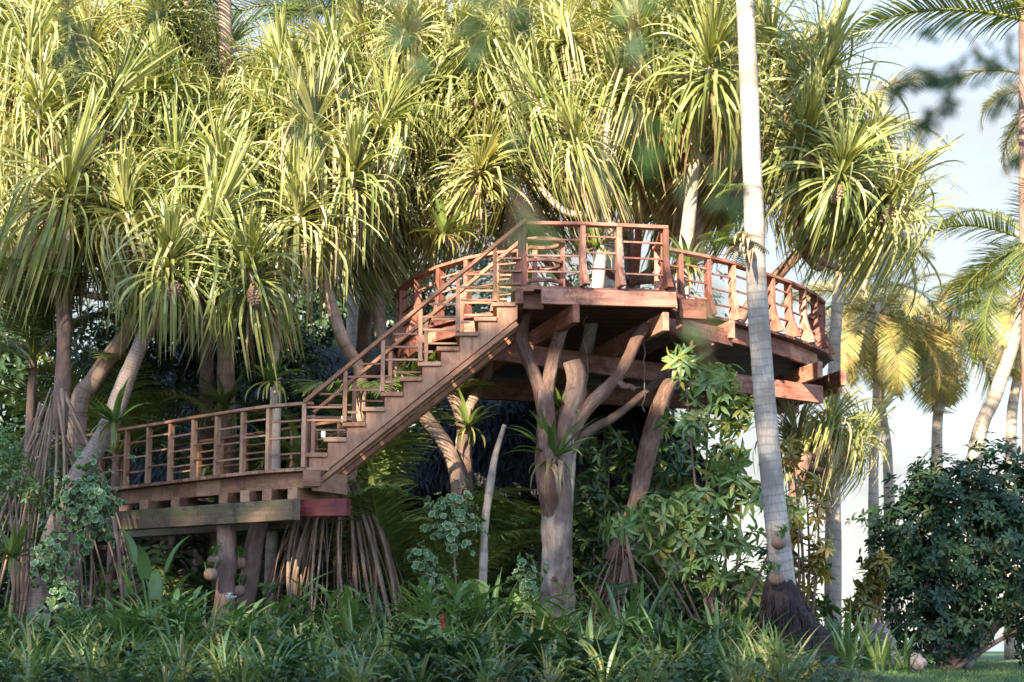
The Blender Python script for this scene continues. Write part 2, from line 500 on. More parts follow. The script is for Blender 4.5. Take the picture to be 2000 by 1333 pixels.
M['bushleaf'] = leafmat('glossy_dark_leaf', [(0, (.014, .04, .022)), (.6, (.03, .065, .03)), (1, (.09, .12, .04))], rough=.5, transl=.12, tcol=(1.2, 1.5, .6), spec=.35)
M['fgleaf'] = leafmat('near_leaf', [(0, (.035, .07, .025)), (1, (.12, .19, .05))], rough=.45, transl=.3)
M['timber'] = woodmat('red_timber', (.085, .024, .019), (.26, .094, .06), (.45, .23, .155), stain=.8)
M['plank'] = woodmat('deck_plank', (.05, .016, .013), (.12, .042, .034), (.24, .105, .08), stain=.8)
M['stairwood'] = woodmat('stair_timber', (.16, .06, .03), (.35, .16, .085), (.50, .27, .165), stain=.45)
M['walkwood'] = woodmat('walkway_timber', (.12, .05, .027), (.29, .14, .075), (.42, .235, .14), stain=.6)
M['mossy'] = woodmat('mossy_timber', (.055, .035, .02), (.13, .085, .05), (.22, .155, .10), stain=.8, moss=(.10, .11, .035))
M['redbeam'] = woodmat('wet_red_timber', (.09, .018, .016), (.22, .045, .037), (.42, .17, .14), stain=.6)
M['greyend'] = woodmat('weathered_timber', (.2, .13, .1), (.36, .26, .22), (.5, .4, .36), stain=.4)
M['palmbark'] = barkmat('palm_bark', (.20, .155, .125), (.40, .335, .285), (.58, .51, .44), ring=10, patch=(.24, .19, .155), scale=(4, 26, 26), bump=1.0)
M['farbark'] = barkmat('far_palm_bark', (.2, .15, .11), (.36, .28, .22), (.5, .42, .34), ring=6, scale=(6, 14, 14))
M['leanbark'] = barkmat('ringed_bark', (.14, .09, .07), (.29, .21, .17), (.42, .33, .27), ring=22, scale=(8, 14, 14), bump=.9)
M['pbark'] = barkmat('pandanus_bark', (.16, .09, .06), (.34, .22, .16), (.5, .36, .27), ring=5, bump=.6)
M['palebark'] = barkmat('pale_bark', (.26, .18, .13), (.46, .36, .28), (.6, .5, .4), ring=4, bump=.4)
M['redbark'] = barkmat('forked_tree_bark', (.055, .028, .021), (.17, .09, .064), (.35, .23, .17), scale=(4, 18, 18), bump=1.0, dist=.03)
M['deadwood'] = barkmat('bare_wood', (.12, .08, .06), (.29, .22, .17), (.48, .39, .315), scale=(3.2, 17, 17), bump=1.0, dist=.03, patch=(.15, .095, .07))
M['tanbark'] = barkmat('tan_bark', (.075, .04, .03), (.21, .125, .09), (.37, .255, .19), scale=(3.2, 15, 15), bump=1.0, patch=(.2, .10, .08))
M['brownbark'] = barkmat('brown_bark', (.08, .05, .04), (.2, .12, .09), (.33, .22, .17), scale=(3, 12, 12), bump=1.0, dist=.03)
M['rootbark'] = barkmat('root_bark', (.10, .058, .038), (.25, .16, .105), (.42, .30, .21), scale=(3, 20, 20), bump=.3)
M['darkroot'] = barkmat('palm_root_mat', (.012, .009, .010), (.035, .022, .02), (.09, .055, .045), scale=(3, 30, 30), bump=1.0, dist=.03)
M['husk'] = barkmat('coconut_husk', (.09, .045, .03), (.2, .12, .085), (.32, .22, .16), scale=(2, 24, 24), bump=.7)
M['rock'] = plainmat('rock', (.13, .1, .09), (.33, .27, .24), 5, bump=.8)
M['soil'] = plainmat('soil', (.015, .018, .012), (.05, .045, .03), 5)
M['lawn'] = plainmat('lawn', (.045, .085, .03), (.10, .15, .05), 14, bump=.5)
M['sand'] = plainmat('sand', (.4, .36, .3), (.5, .46, .38), 3)
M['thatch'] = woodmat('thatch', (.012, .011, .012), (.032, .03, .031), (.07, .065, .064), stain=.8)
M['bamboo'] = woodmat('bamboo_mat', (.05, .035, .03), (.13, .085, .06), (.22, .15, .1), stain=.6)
M['pinkwall'] = plainmat('plaster', (.38, .27, .21), (.48, .36, .29), 2.5, bump=.15)
M['lampwhite'] = plainmat('white_plastic', (.72, .72, .72), (.82, .82, .8), 3, rough=.4, bump=0)
M['petalwhite'] = plainmat('white_petal', (.75, .75, .72), (.85, .85, .8), 3, bump=0)
M['petalred'] = plainmat('red_petal', (.35, .012, .03), (.6, .03, .06), 20, bump=.1)
M['dryleaf'] = leafmat('dry_leaf', [(0, (.30, .2, .11)), (1, (.5, .37, .22))], rough=.7, transl=.15)
M['vine'] = plainmat('vine_bark', (.16, .10, .09), (.3, .2, .17), 20)
M['isle'] = plainmat('far_shore', (.10, .13, .14), (.16, .19, .19), .02, bump=0)
mw, n_, l_, b_ = new_mat('sea')
b_.inputs['Base Color'].default_value = (.10, .16, .19, 1); b_.inputs['Roughness'].default_value = .16
nz_ = n_.new('ShaderNodeTexNoise'); nz_.inputs['Scale'].default_value = .9; nz_.inputs['Detail'].default_value = 4
tc_ = n_.new('ShaderNodeTexCoord'); l_.new(tc_.outputs['Object'], nz_.inputs['Vector'])
bp_ = n_.new('ShaderNodeBump'); bp_.inputs['Strength'].default_value = .35; bp_.inputs['Distance'].default_value = .2
l_.new(nz_.outputs['Fac'], bp_.inputs['Height']); l_.new(bp_.outputs[0], b_.inputs['Normal'])
M['sea'] = mw
# variegated: pale rim by distance from the leaf's centre, stored in tint
M['varieg'] = leafmat('variegated_leaf', [(0, (.05, .11, .035)), (.55, (.09, .16, .05)), (.72, (.22, .30, .12)), (.8, (.55, .60, .42)), (1, (.62, .66, .5))], rough=.36, transl=.2)

# ------------------------------------------------------------------ the setting
def bed_h(x, y):
    """the planting bed is a low bank under the trees, the lawn beyond it flat"""
    sg = lambda t: 1 / (1 + math.exp(max(-40, min(40, t))))
    return .22 * sg((x - 4.0) / .45) * sg((19.0 - y) / .4) * sg((y - 34) / 2)


def grid(name, mat, xs, ys, hf):
    mb = MB()
    v = [(x, y, hf(x, y)) for y in ys for x in xs]
    nx = len(xs)
    q = [(j * nx + i, j * nx + i + 1, (j + 1) * nx + i + 1, (j + 1) * nx + i) for j in range(len(ys) - 1) for i in range(nx - 1)]
    mb.add(v, quads=q)
    return mb.build(name, mat, smooth=True)


gx = np.concatenate([[-400, -120, -50, -25], np.arange(-14, 14.1, .5), [25, 60, 150, 400]])
gy = np.concatenate([[-160, -60, -20, 0, 8], np.arange(14, 44.1, .5), [50, 57]])
tag(grid('lawn', M['lawn'], gx, gy, lambda x, y: bed_h(x, y)), None, None, kind='structure')
bed = grid('soil', M['soil'], np.arange(-13.5, 4.6, .4), np.arange(13.6, 36, .4), lambda x, y: bed_h(x, y) + .006 - (.05 if x > 4.2 else 0))
tag(bed, None, None, kind='structure')
tag(grid('beach', M['sand'], [-400, 400], [57, 66], lambda x, y: 0 if y < 60 else -.25), None, None, kind='structure')
tag(grid('sea', M['sea'], [-6000, 6000], [62, 8000], lambda x, y: -.12), None, None, kind='structure')
mb = MB()
iv, n_i = [], 160
for i in range(n_i):
    x = -2600 + i * 40
    h = 7 + 6 * math.sin(i * .21) + 4 * math.sin(i * .77 + 1) + 3 * random.random()
    iv += [(x, 3000, -2), (x, 3040, max(3, h)), (x, 3140, max(3, h) * .8), (x, 3200, -2)]
mb.add(iv, quads=[(i * 4 + k, i * 4 + 4 + k, i * 4 + 5 + k, i * 4 + 1 + k) for i in range(n_i - 1) for k in range(3)])
tag(mb.build('hills', M['isle'], smooth=True), None, None, kind='structure')

# grass blades on the near lawn
gt = leaf_template(w=.12, fold=.2, droop=.25, prof=((0, .8), (.5, .8), (1, .05)))
n = 26000
P = np.stack([rng.uniform(2.2, 9.5, n), 18 + 20 * rng.random(n) ** 1.4, np.zeros(n)], 1)
keep = (P[:, 0] < P[:, 1] * .34)
P = P[keep]; n = len(P)
P[:, 2] = [bed_h(x, y) - .002 for x, y in P[:, :2]]
az = rng.uniform(0, 6.28, n)
D = np.stack([np.cos(az) * .5, np.sin(az) * .5, rng.uniform(.5, 1.2, n)], 1)
mb = MB(); scatter(mb, gt, P, D, np.stack([np.sin(az), -np.cos(az), np.full(n, .3)], 1), rng.uniform(.03, .075, n), rng.random(n) * .8)
tag(mb.build('grass', M['strappy']), 'short green lawn grass beside the planting bed', 'grass', kind='stuff')

# ------------------------------------------------------------------ timber: railings
def railing(root, pts, h, outward, pw=.065, pd=.11, flare=0.17, bars=3, rail=(.13, .045), mat='timber', skip_bays=(), skip_posts=(), bar=.027, tops=None):
    """pts: foot points on the deck; outward(i): unit vector pointing off the deck"""
    rl = part_empty('railing', root)
    pts = [Vector(p) for p in pts]
    nP = len(pts)
    tops = tops or [p + Vector((0, 0, h)) for p in pts]
    hb = MB()
    for i in range(nP - 1):
        a, b = tops[i], tops[i + 1]
        hb.beam(a - Vector((0, 0, rail[1] / 2)), b - Vector((0, 0, rail[1] / 2)), rail[0], rail[1], ext=.012 if 0 < i < nP - 2 else .03, tint=.4 + .3 * random.random())
    hb.build('handrail', M[mat], rl, bevel=.005)
    for i, p in enumerate(pts):
        if i in skip_posts: continue
        o = Vector(outward(i)); o.z = 0; o.normalize()
        tng = Vector((-o.y, o.x, 0))
        hh = (tops[i] - p).z - rail[1] - .002
        m_ = MB()
        if flare:
            fr = flare
            prof = [(-pd / 2, 0), (pd / 2 + fr, 0), (pd / 2 + fr * .62, hh * .14), (pd / 2 + fr * .3, hh * .28), (pd / 2 + fr * .08, hh * .42), (pd / 2, hh * .52), (pd / 2, hh), (-pd / 2, hh)]
        else:
            prof = [(-pd / 2, 0), (pd / 2, 0), (pd / 2, hh), (-pd / 2, hh)]
        m_.prism(prof, p, o, Vector((0, 0, 1)), tng, pw)
        m_.build('post', M[mat], rl, bevel=.004)
    for i in range(nP - 1):
        if i in skip_bays: continue
        a, b = pts[i], pts[i + 1]
        st = (.03 if i % 2 else -.02)
        for k in range(bars):
            fr = (k + 1) / (bars + 1)
            if tops[i].z - a.z > 1.3 * h: continue
            za = Vector((0, 0, h * fr + st))
            m_ = MB()
            d = (b - a).normalized() * (pw / 2)
            m_.beam(a + za + d, b + za - d, bar, bar * .8)
            m_.build('rail_bar', M[mat], rl)
    return rl


# ------------------------------------------------------------------ upper deck
ZD = at(1020, 559, 21.05).z
ZW = at(592, 914, 21.05).z
RH = .86
rim_left = [(-1.72, 27.0), (-1.86, 26.2), (-1.80, 25.4), (-1.55, 24.5), (-1.15, 23.7), (-.72, 23.1), (-.34, 22.8), (0.0, 22.65)]
proj = [(0.0, 21.0), (2.12, 21.3)]
rim_right = [(2.16, 22.45), (2.36, 22.65), (2.85, 23.1), (3.30, 23.6), (3.62, 24.0), (3.98, 24.45), (4.33, 24.95), (4.66, 25.5), (4.93, 26.05), (5.10, 26.7), (5.12, 27.5), (4.9, 28.3)]
rim_back = [(4.2, 29.1), (2.6, 29.8), (.6, 29.6), (-.9, 28.6)]
poly = rim_left + proj + rim_right + rim_back


def span(poly, y):
    xs = []
    for i in range(len(poly)):
        (x0, y0), (x1, y1) = poly[i], poly[(i + 1) % len(poly)]
        if (y0 <= y) != (y1 <= y): xs.append(x0 + (y - y0) / (y1 - y0) * (x1 - x0))
    return (min(xs), max(xs)) if len(xs) >= 2 else None


deck = thing('deck', 'curved red timber tree deck with railings at the head of the stairs', 'deck', (1.5, 25.0, ZD))
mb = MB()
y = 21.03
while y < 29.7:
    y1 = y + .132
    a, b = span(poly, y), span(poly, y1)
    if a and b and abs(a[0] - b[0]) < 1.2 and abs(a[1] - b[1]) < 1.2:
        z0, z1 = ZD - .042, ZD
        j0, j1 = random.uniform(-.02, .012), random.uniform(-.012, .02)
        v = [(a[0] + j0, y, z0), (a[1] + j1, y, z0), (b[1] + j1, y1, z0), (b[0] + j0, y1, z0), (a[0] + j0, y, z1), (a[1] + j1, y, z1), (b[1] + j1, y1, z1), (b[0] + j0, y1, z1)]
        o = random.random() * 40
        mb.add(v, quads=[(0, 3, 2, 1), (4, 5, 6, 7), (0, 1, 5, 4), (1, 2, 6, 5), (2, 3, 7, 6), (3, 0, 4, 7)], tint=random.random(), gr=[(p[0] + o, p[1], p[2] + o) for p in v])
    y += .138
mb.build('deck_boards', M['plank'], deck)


def V(p, z): return Vector((p[0], p[1], z))


def inset(p, c=(1.6, 26.0), d=.1):
    q = Vector((c[0] - p[0], c[1] - p[1])).normalized() * d
    return (p[0] + q.x, p[1] + q.y)


def fascia(pts, z, h, mat, d=.1, th=.06):
    for a, b in zip(pts[:-1], pts[1:]):
        m_ = MB(); m_.beam(V(inset(a, d=d), z), V(inset(b, d=d), z), th, h); m_.build('fascia', M[mat], deck, bevel=.006)


fascia(rim_left[1:], ZD - .145, .2, 'timber')
fascia([rim_right[1], (3.30, 23.55), (4.33, 24.9), (4.93, 26.0)], ZD - .165, .24, 'timber', d=.2)
fascia(rim_right[8:], ZD - .165, .24, 'timber', d=.2)
m_ = MB(); m_.beam((.37, 20.98, ZD - .15), (2.1, 21.22, ZD - .15), .075, .2); m_.build('fascia', M['timber'], deck, bevel=.006)
m_ = MB(); m_.beam((.05, 21.25, ZD - .155), (.40, 21.3, ZD - .155), .07, .2); m_.build('fascia', M['timber'], deck, bevel=.006)
m_ = MB(); m_.beam((.10, 20.99, ZD - .14), (.10, 21.9, ZD - .14), .09, .2); m_.build('joist', M['timber'], deck, bevel=.006)
m_ = MB(); m_.beam((2.16, 21.55, ZD - .20), (2.52, 21.62, ZD - .20), .11, .26); m_.build('joist', M['timber'], deck, bevel=.006)
m_ = MB(); m_.beam((2.20, 21.9, ZD - .36), (3.0, 22.95, ZD - .36), .1, .2); m_.build('joist', M['timber'], deck, bevel=.006)
m_ = MB(); m_.beam((2.05, 22.2, ZD - .31), (2.95, 23.0, ZD - .31), .1, .22); m_.build('joist', M['timber'], deck, bevel=.006)
# cantilevered joists with their ends showing past the rim
for (px, py, Y, L) in ((1126, 612, 21.0, 5.2), (1301, 628, 21.25, 4.8), (1386, 655, 22.5, 4.6), (1430, 634, 22.75, 1.3), (1602, 722, 24.75, 4.2), (1648, 738, 25.9, 3.0), (760, 665, 25.2, 2.0), (818, 660, 23.9, 2.4), (1640, 752, 26.6, 2.6)):
    a = at(px, py, Y)
    a.z = min(a.z, ZD - .15 - .1)
    m_ = MB(); m_.beam(a, a + Vector((-.26 * L, .965 * L, 0)), .085, .24); m_.build('joist', M['timber'], deck, bevel=.006)
zb = at(1290, 720, 24.0).z
m_ = MB(); m_.beam(at(965, 685, 22.4), at(1603, 772, 25.6), .12, .27); m_.build('beam', M['timber'], deck, bevel=.006)
m_ = MB(); m_.beam((-1.2, 26.2, ZD - .55), (4.8, 28.2, ZD - .55), .14, .3); m_.build('beam', M['timber'], deck, bevel=.006)
C0 = Vector((1.6, 26.0, 0))


def out_c(p):
    d = Vector((p[0], p[1], 0)) - C0; d.z = 0
    return d.normalized()


# left curved railing
lp = [rim_left[0], (-1.78, 26.3), (-1.77, 25.85), (-1.66, 25.25), (-1.40, 24.45), (-1.03, 23.75), (-.62, 23.2), (-.2, 22.85), (.12, 22.72)]
railing(deck, [V(p, ZD) for p in lp], RH, lambda i: out_c(lp[i]), bars=3, pd=.12, flare=.1)
# railing of the front balcony
fp = [(.13, 21.06), (.90, 21.1), (1.37, 21.18), (1.98, 21.3)]
railing(deck, [V(p, ZD) for p in fp], RH - .02, lambda i: (.25, -1, 0) if i else (-1, 0, 0), bars=3, pw=.07, flare=.16)
bp2 = [(1.98, 21.36), (1.98, 22.35)]
railing(deck, [V(p, ZD) for p in bp2], RH - .06, lambda i: (1, 0, 0), bars=3, flare=.1, pw=.09)
# long right-hand railing
rp_ = [(1.98, 22.5), (2.32, 22.78), (2.74, 23.13), (3.13, 23.52), (3.49, 23.98), (3.82, 24.4), (4.14, 24.83), (4.44, 25.3), (4.70, 25.78), (4.92, 26.35), (5.0, 27.0), (4.95, 27.8)]
railing(deck, [V(p, ZD) for p in rp_], RH, lambda i: out_c(rp_[i]) + Vector((.15, -.35, 0)), bars=3, flare=.15, pd=.11)
# hoop rails round the tree hole
hr = part_empty('hoop_railing', deck)
for k, zz in enumerate((.8, .52, .24)):
    m_ = MB()
    arc = [Vector((.40 + .28 * math.cos(a), 22.1 + .28 * math.sin(a), ZD + zz)) for a in np.linspace(-2.6, 2.2, 13)]
    for a, b in zip(arc[:-1], arc[1:]): m_.beam(a, b, .09 if k == 0 else .05, .045, ext=.008)
    m_.build('hoop', M['timber'], hr, bevel=.004)
for a_ in (-2.5, -.2, 1.9):
    m_ = MB(); c = Vector((.40 + .28 * math.cos(a_), 22.1 + .28 * math.sin(a_), ZD)); m_.beam(c, c + Vector((0, 0, .77)), .07, .07); m_.build('post', M['timber'], hr, bevel=.004)

# ------------------------------------------------------------------ staircase
treads = [(592, 639, 886), (629, 675, 856), (664, 711, 829), (701, 748, 799), (740, 784, 768), (775, 821, 740), (813, 857, 710), (848, 894, 681), (886, 930, 651), (921, 966, 623), (960, 1002, 595), (996, 1032, 562)]
YS = 21.0
stair = thing('staircase', 'straight open timber staircase climbing from the low walkway to the tree deck', 'staircase', at(615, 935, YS))
nT = len(treads)
x0 = at(594, 886, YS).x; x1 = at(998, 563, YS).x
zt0 = at(600, 884, YS).z; zt1 = ZD - .02
dxT = (x1 - x0) / (nT - 1); dzT = (zt1 - zt0) / (nT - 1)
TX = [x0 + i * dxT for i in range(nT)]; TZ = [zt0 + i * dzT for i in range(nT)]
for i in range(nT):
    m_ = MB(); m_.beam((TX[i] + .145, YS, TZ[i] - .03), (TX[i] + .145, YS + 1.06, TZ[i] - .03), .29, .055); m_.build('tread', M['stairwood'], stair, bevel=.005)
for yy in (YS + .07, YS + .96):
    saw = []
    for i in range(nT):
        xr = TX[i] + .055
        saw += [(xr, TZ[i] - .059 - (dzT if i == 0 else 0) * 0), (xr + dxT, TZ[i] - .059)]
        if i < nT - 1: saw[-1] = (TX[i + 1] + .055, TZ[i] - .059)
    xe = .07
    saw[-1] = (xe, TZ[-1] - .059)
    lo0 = at(617, 936, YS); lo1 = at(1042, 597, YS)
    sl = (lo1.z - lo0.z) / (lo1.x - lo0.x)
    prof = saw + [(xe, lo0.z + sl * (xe - lo0.x)), (lo0.x, lo0.z), (TX[0] + .055, ZW + .0)]
    m_ = MB(); m_.prism(prof, (0, yy, 0), (1, 0, 0), (0, 0, 1), (0, 1, 0), .07, tint=.55)
    st = m_.build('stringer', M['stairwood'], stair, bevel=.005)
    m_ = MB()
    off = Vector((.028, 0, -.035))
    m_.beam(Vector((lo0.x, yy + .035, lo0.z)) + off, Vector((xe - .03, yy + .035, lo0.z + sl * (xe - .03 - lo0.x))) + off, .19, .06, tint=.3)
    m_.build('stringer_flange', M['stairwood'], stair, bevel=.005)
for yy, ids, gy in ((YS - .0, (0, 2, 4, 6, 8, 10), 'near'), (YS + 1.02, (0, 2, 4, 6, 8, 10), 'far')):
    rl = part_empty('railing', stair)
    feet, tops = [], []
    for i in ids:
        x = TX[i] + .03 if i else TX[0] - .0
        z = TZ[i] if i else ZW
        feet.append(Vector((x + (.0 if gy == 'near' else .02), yy, z)))
    feet[0] = Vector((TX[0] - .01, yy, ZW))
    feet.append(Vector((.15 if gy == 'near' else .13, yy, ZD)))
    a, b = Vector((feet[0].x, yy, ZW + .82)), Vector((feet[-1].x + .03, yy, ZD + RH - .01))
    for k, f in enumerate(feet):
        t = (f.x - a.x) / (b.x - a.x); tops.append(a.lerp(b, t))
        if k == len(feet) - 1: continue
        m_ = MB(); m_.beam(f, tops[-1] - Vector((0, 0, .03)), .052, .052, up=(0, 1, 0)); m_.build('post', M['stairwood'], rl, bevel=.004)
    m_ = MB(); m_.beam(a, b, .10, .045); m_.build('handrail', M['stairwood'], rl, bevel=.004)
    for k in range(len(feet) - 1):
        for j in range(3):
            z = feet[k + 1].z + .02 + j * .165 if k < 99 else 0
            zl = feet[k].z
            xa = feet[k].x + .035; xb = feet[k + 1].x - .035
            zmax = a.z + (xa - a.x) / (b.x - a.x) * (b.z - a.z) - .08
            if z > zmax:
                xa = a.x + (z + .06 - a.z) / (b.z - a.z) * (b.x - a.x)
            if xb - xa < .05: continue
            m_ = MB(); m_.beam((xa, yy, z), (xb, yy, z), .03, .024); m_.build('rail_bar', M['stairwood'], rl)
        z = feet[k].z + .12
        if k:
            m_ = MB(); m_.beam((feet[k].x + .035, yy, z), (feet[k].x + .16, yy, z), .035, .03); m_.build('rail_bar', M['stairwood'], rl)
for i, px in ((1, 633), (2, 671), (4, 746), (6, 820), (8, 893), (10, 966), (10, 994)):
    p = at(px, 700, YS)
    m_ = MB(); m_.beam((p.x, YS + .09, TZ[i]), (p.x, YS + .09, TZ[i] + .085), .05, .05, up=(0, 1, 0)); m_.build('step_light', M['lampwhite'], stair, bevel=.006)

# ------------------------------------------------------------------ lower walkway
edge_px = [(596, 913), (517, 918), (466, 923), (415, 929), (369, 934), (324, 940), (281, 945), (238, 950), (190, 956), (140, 962)]
near = [at_z(x, y_, ZW) for x, y_ in edge_px]
far = []
for i, p in enumerate(near):
    d = (near[min(i + 1, len(near) - 1)] - near[max(i - 1, 0)]); d.z = 0; d.normalize()
    far.append(p + Vector((-d.y, d.x, 0)) * -1.75 if Vector((-d.y, d.x, 0)).y < 0 else p + Vector((-d.y, d.x, 0)) * 1.75)
far[0] = Vector((near[0].x - .12, far[0].y, far[0].z))
walk = thing('walkway', 'low curved timber walkway with railings joining the foot of the stairs', 'walkway', (near[4] + far[4]) / 2)
mb = MB()
for i in range(len(near) - 1):
    k = 4
    for j in range(k):
        f0, f1 = (j + .03) / k, (j + .97) / k
        a, b = near[i].lerp(near[i + 1], f0), near[i].lerp(near[i + 1], f1)
        c, d = far[i].lerp(far[i + 1], f1), far[i].lerp(far[i + 1], f0)
        vs = [p + Vector((0, 0, z)) for z in (-.04, 0) for p in (a, b, c, d)]
        o = random.random() * 40
        mb.add([tuple(p) for p in vs], quads=[(0, 1, 2, 3), (7, 6, 5, 4), (4, 5, 1, 0), (5, 6, 2, 1), (6, 7, 3, 2), (7, 4, 0, 3)], tint=random.random(), gr=[(p.y + o, p.x + o, p.z) for p in vs])
# landing at the stair foot
a = near[0]
mb.beam((a.x + .0, a.y + .55, ZW - .02), (a.x + .3, a.y + .55, ZW - .02), 1.08, .04)
mb.build('deck_boards', M['walkwood'], walk)


def wo(i):
    d = near[min(i + 1, len(near) - 1)] - near[max(i - 1, 0)]; d.z = 0; d.normalize()
    n_ = Vector((-d.y, d.x, 0))
    return n_ if n_.y < 0 else -n_


ins = [p - wo(i) * .06 for i, p in enumerate(near)]
railing(walk, ins, .83, wo, bars=3, flare=0, pw=.055, pd=.07, rail=(.11, .04), mat='walkwood', bar=.027, skip_posts=(0,))
fi = [p + wo(i) * .06 for i, p in enumerate(far)]
railing(walk, fi, .83, lambda i: -wo(i), bars=3, flare=0, pw=.055, pd=.07, rail=(.11, .04), mat='walkwood', bar=.027)
for i in range(len(near) - 1):
    m_ = MB(); m_.beam(near[i] - wo(i) * .16 - Vector((0, 0, .145)), near[i + 1] - wo(i + 1) * .16 - Vector((0, 0, .145)), .07, .2, ext=.01); m_.build('fascia', M['walkwood'], walk, bevel=.005)
e = near[0]
m_ = MB(); m_.beam((e.x - .02, e.y - .0, ZW - .14), (e.x + .2, e.y - .0, ZW - .14), .1, .21); m_.build('fascia', M['walkwood'], walk, bevel=.006)
m_ = MB(); m_.beam((e.x + .12, e.y + .06, ZW - .16), (e.x + .42, e.y + .75, ZW - .16), .09, .26); m_.build('fascia', M['walkwood'], walk, bevel=.006)
for px, py, Y in ((280, 990, 23.0), (342, 979, 22.5), (436, 970, 21.75), (478, 967, 21.5), (521, 962, 21.25), (571, 958, 21.0)):
    a = at(px, py, Y); a.z = ZW - .245 - .075
    m_ = MB(); m_.beam(a, a + Vector((.55, 1.9, 0)), .13, .15); m_.build('joist', M['walkwood'], walk, bevel=.006)
zb = ZW - .40 - .13
pa, pb = at(205, 1022, 23.3), at(578, 994, 20.95)
m_ = MB(); m_.beam(V(pa, zb), V(pb, zb), .16, .26); m_.build('beam', M['mossy'], walk, bevel=.008)
m_ = MB(); m_.beam(V(pb, zb) + Vector((-.14, .35, .04)), V(pb, zb) + Vector((.64, .12, .035)), .14, .22); m_.build('beam', M['redbeam'], walk, bevel=.008)
m_ = MB(); m_.beam((near[0].x - .2, near[0].y + 1.4, zb), (near[-2].x, far[-2].y - .3, zb), .16, .26); m_.build('beam', M['mossy'], walk, bevel=.008)

# ------------------------------------------------------------------ plant builders (shared meshes)
def mesh_obj(name, me, parent=None, loc=(0, 0, 0), rot=None, scale=1.0):
    o = bpy.data.objects.new(name, me)
    COL.objects.link(o)
    if parent is not None: o.parent = parent
    o.location = loc
    if rot is not None:
        if hasattr(rot, 'to_euler'): rot = rot.to_euler()
        o.rotation_euler = rot
    o.scale = (scale,) * 3 if np.isscalar(scale) else scale
    return o


def finish(mb, name, mat, smooth=False):
    me = mb.mesh(name, smooth=smooth)
    me.materials.append(mat)
    return me


def pandanus_head(seed, n=112, fan=24, curtain=80, dry=24, L0=1.25, bright=.0):
    r = random.Random(seed)
    mb = MB()
    fa = r.uniform(0, 6.28)
    for i in range(fan):                                   # stiff young leaves standing in a fan
        az = fa + r.uniform(-.5, .5) + (math.pi if i % 2 else 0)
        strap(mb, (math.cos(az) * .03, math.sin(az) * .03, .2), az, R(r.uniform(48, 89)), L0 * r.uniform(.75, 1.1), r.uniform(.045, .072), nseg=7, droop=r.uniform(.05, .5),
              brk=r.uniform(.6, .9) if r.random() < .25 else None, brk_ang=r.uniform(1, 2.2), tint=min(.84, max(.02, r.gauss(.62 + bright, .13))), keel=.2, twist=r.uniform(-.5, .5), tipw=.62)
    for i in range(n):
        t = i / (n - 1)
        az = r.uniform(0, 6.283)
        el = R(82) - t ** .8 * R(104) + r.gauss(0, .3)
        L = L0 * (0.72 + .42 * math.sin(min(1, t * 1.25 + .12) * math.pi * .62)) * r.uniform(.75, 1.2)
        rad = .035 + .03 * t
        base = (math.cos(az) * rad, math.sin(az) * rad, .22 - .38 * t)
        brk = r.uniform(.25, .75) if r.random() < .35 + .45 * t else None
        strap(mb, base, az, el, L, r.uniform(.034, .064), nseg=9, droop=r.uniform(.6, 1.7) + 1.5 * t, brk=brk, brk_ang=r.uniform(.6, 2.2),
              tint=min(.86, max(0.02, r.gauss(.55 + bright - .08 * t, .18))), keel=.16, twist=r.uniform(-1.2, 1.2), tipw=.62)
    for i in range(curtain):                               # long old leaves hanging straight down
        az = r.uniform(0, 6.28)
        strap(mb, (math.cos(az) * .06, math.sin(az) * .06, -.1), az, R(r.uniform(-35, 40)), L0 * r.uniform(1.0, 1.55), r.uniform(.032, .058), nseg=9, droop=r.uniform(1.6, 3.2),
              brk=r.uniform(.12, .45), brk_ang=r.uniform(.6, 1.6), tint=min(.9, max(.02, r.gauss(.58 + bright, .2))), keel=.16, twist=r.uniform(-1.4, 1.4), tipw=.62)
    for i in range(dry):
        az = r.uniform(0, 6.28)
        strap(mb, (math.cos(az) * .06, math.sin(az) * .06, -.2), az, R(r.uniform(-75, -30)), L0 * r.uniform(.7, 1.25), r.uniform(.03, .055), nseg=7, droop=1.5,
              tint=r.uniform(.82, 1.0), keel=.35, twist=r.uniform(-2, 2), tipw=.7)
    return finish(mb, 'leaf_head', M['pandan'])


HEADS = [pandanus_head(100 + k, bright=(k % 3 - 1) * .08, L0=(1.15, 1.0, 1.28)[k % 3], curtain=(70, 45, 85, 55)[k % 4], fan=(30, 8, 20, 36, 14)[k % 5], n=(95, 120, 80, 130)[(k // 2) % 4]) for k in range(16)]


def pfruit_mesh():
    mb = MB()
    tv, tq = [], []
    for j in range(9):
        for i in range(11):
            th = (j + .5) / 9 * math.pi; ph = (i + .5 * (j % 2)) / 11 * 2 * math.pi
            c = Vector((math.sin(th) * math.cos(ph) * .085, math.sin(th) * math.sin(ph) * .085, math.cos(th) * .12))
            nrm = Vector((c.x, c.y, c.z * .5)).normalized()
            a = nrm.orthogonal().normalized(); b = nrm.cross(a)
            s_ = .026
            v = [c + a * s_ * math.cos(k * math.pi / 3) + b * s_ * math.sin(k * math.pi / 3) for k in range(6)] + [c + nrm * .03]
            mb.add([tuple(p) for p in v], tris=[(k, (k + 1) % 6, 6) for k in range(6)], tint=.7)
    mb.tube([(0, 0, -.1), (0, 0, .1)], .075, n=8, k=1, tint=.6)
    return finish(mb, 'fruit', M['husk'])


FRUIT = pfruit_mesh()


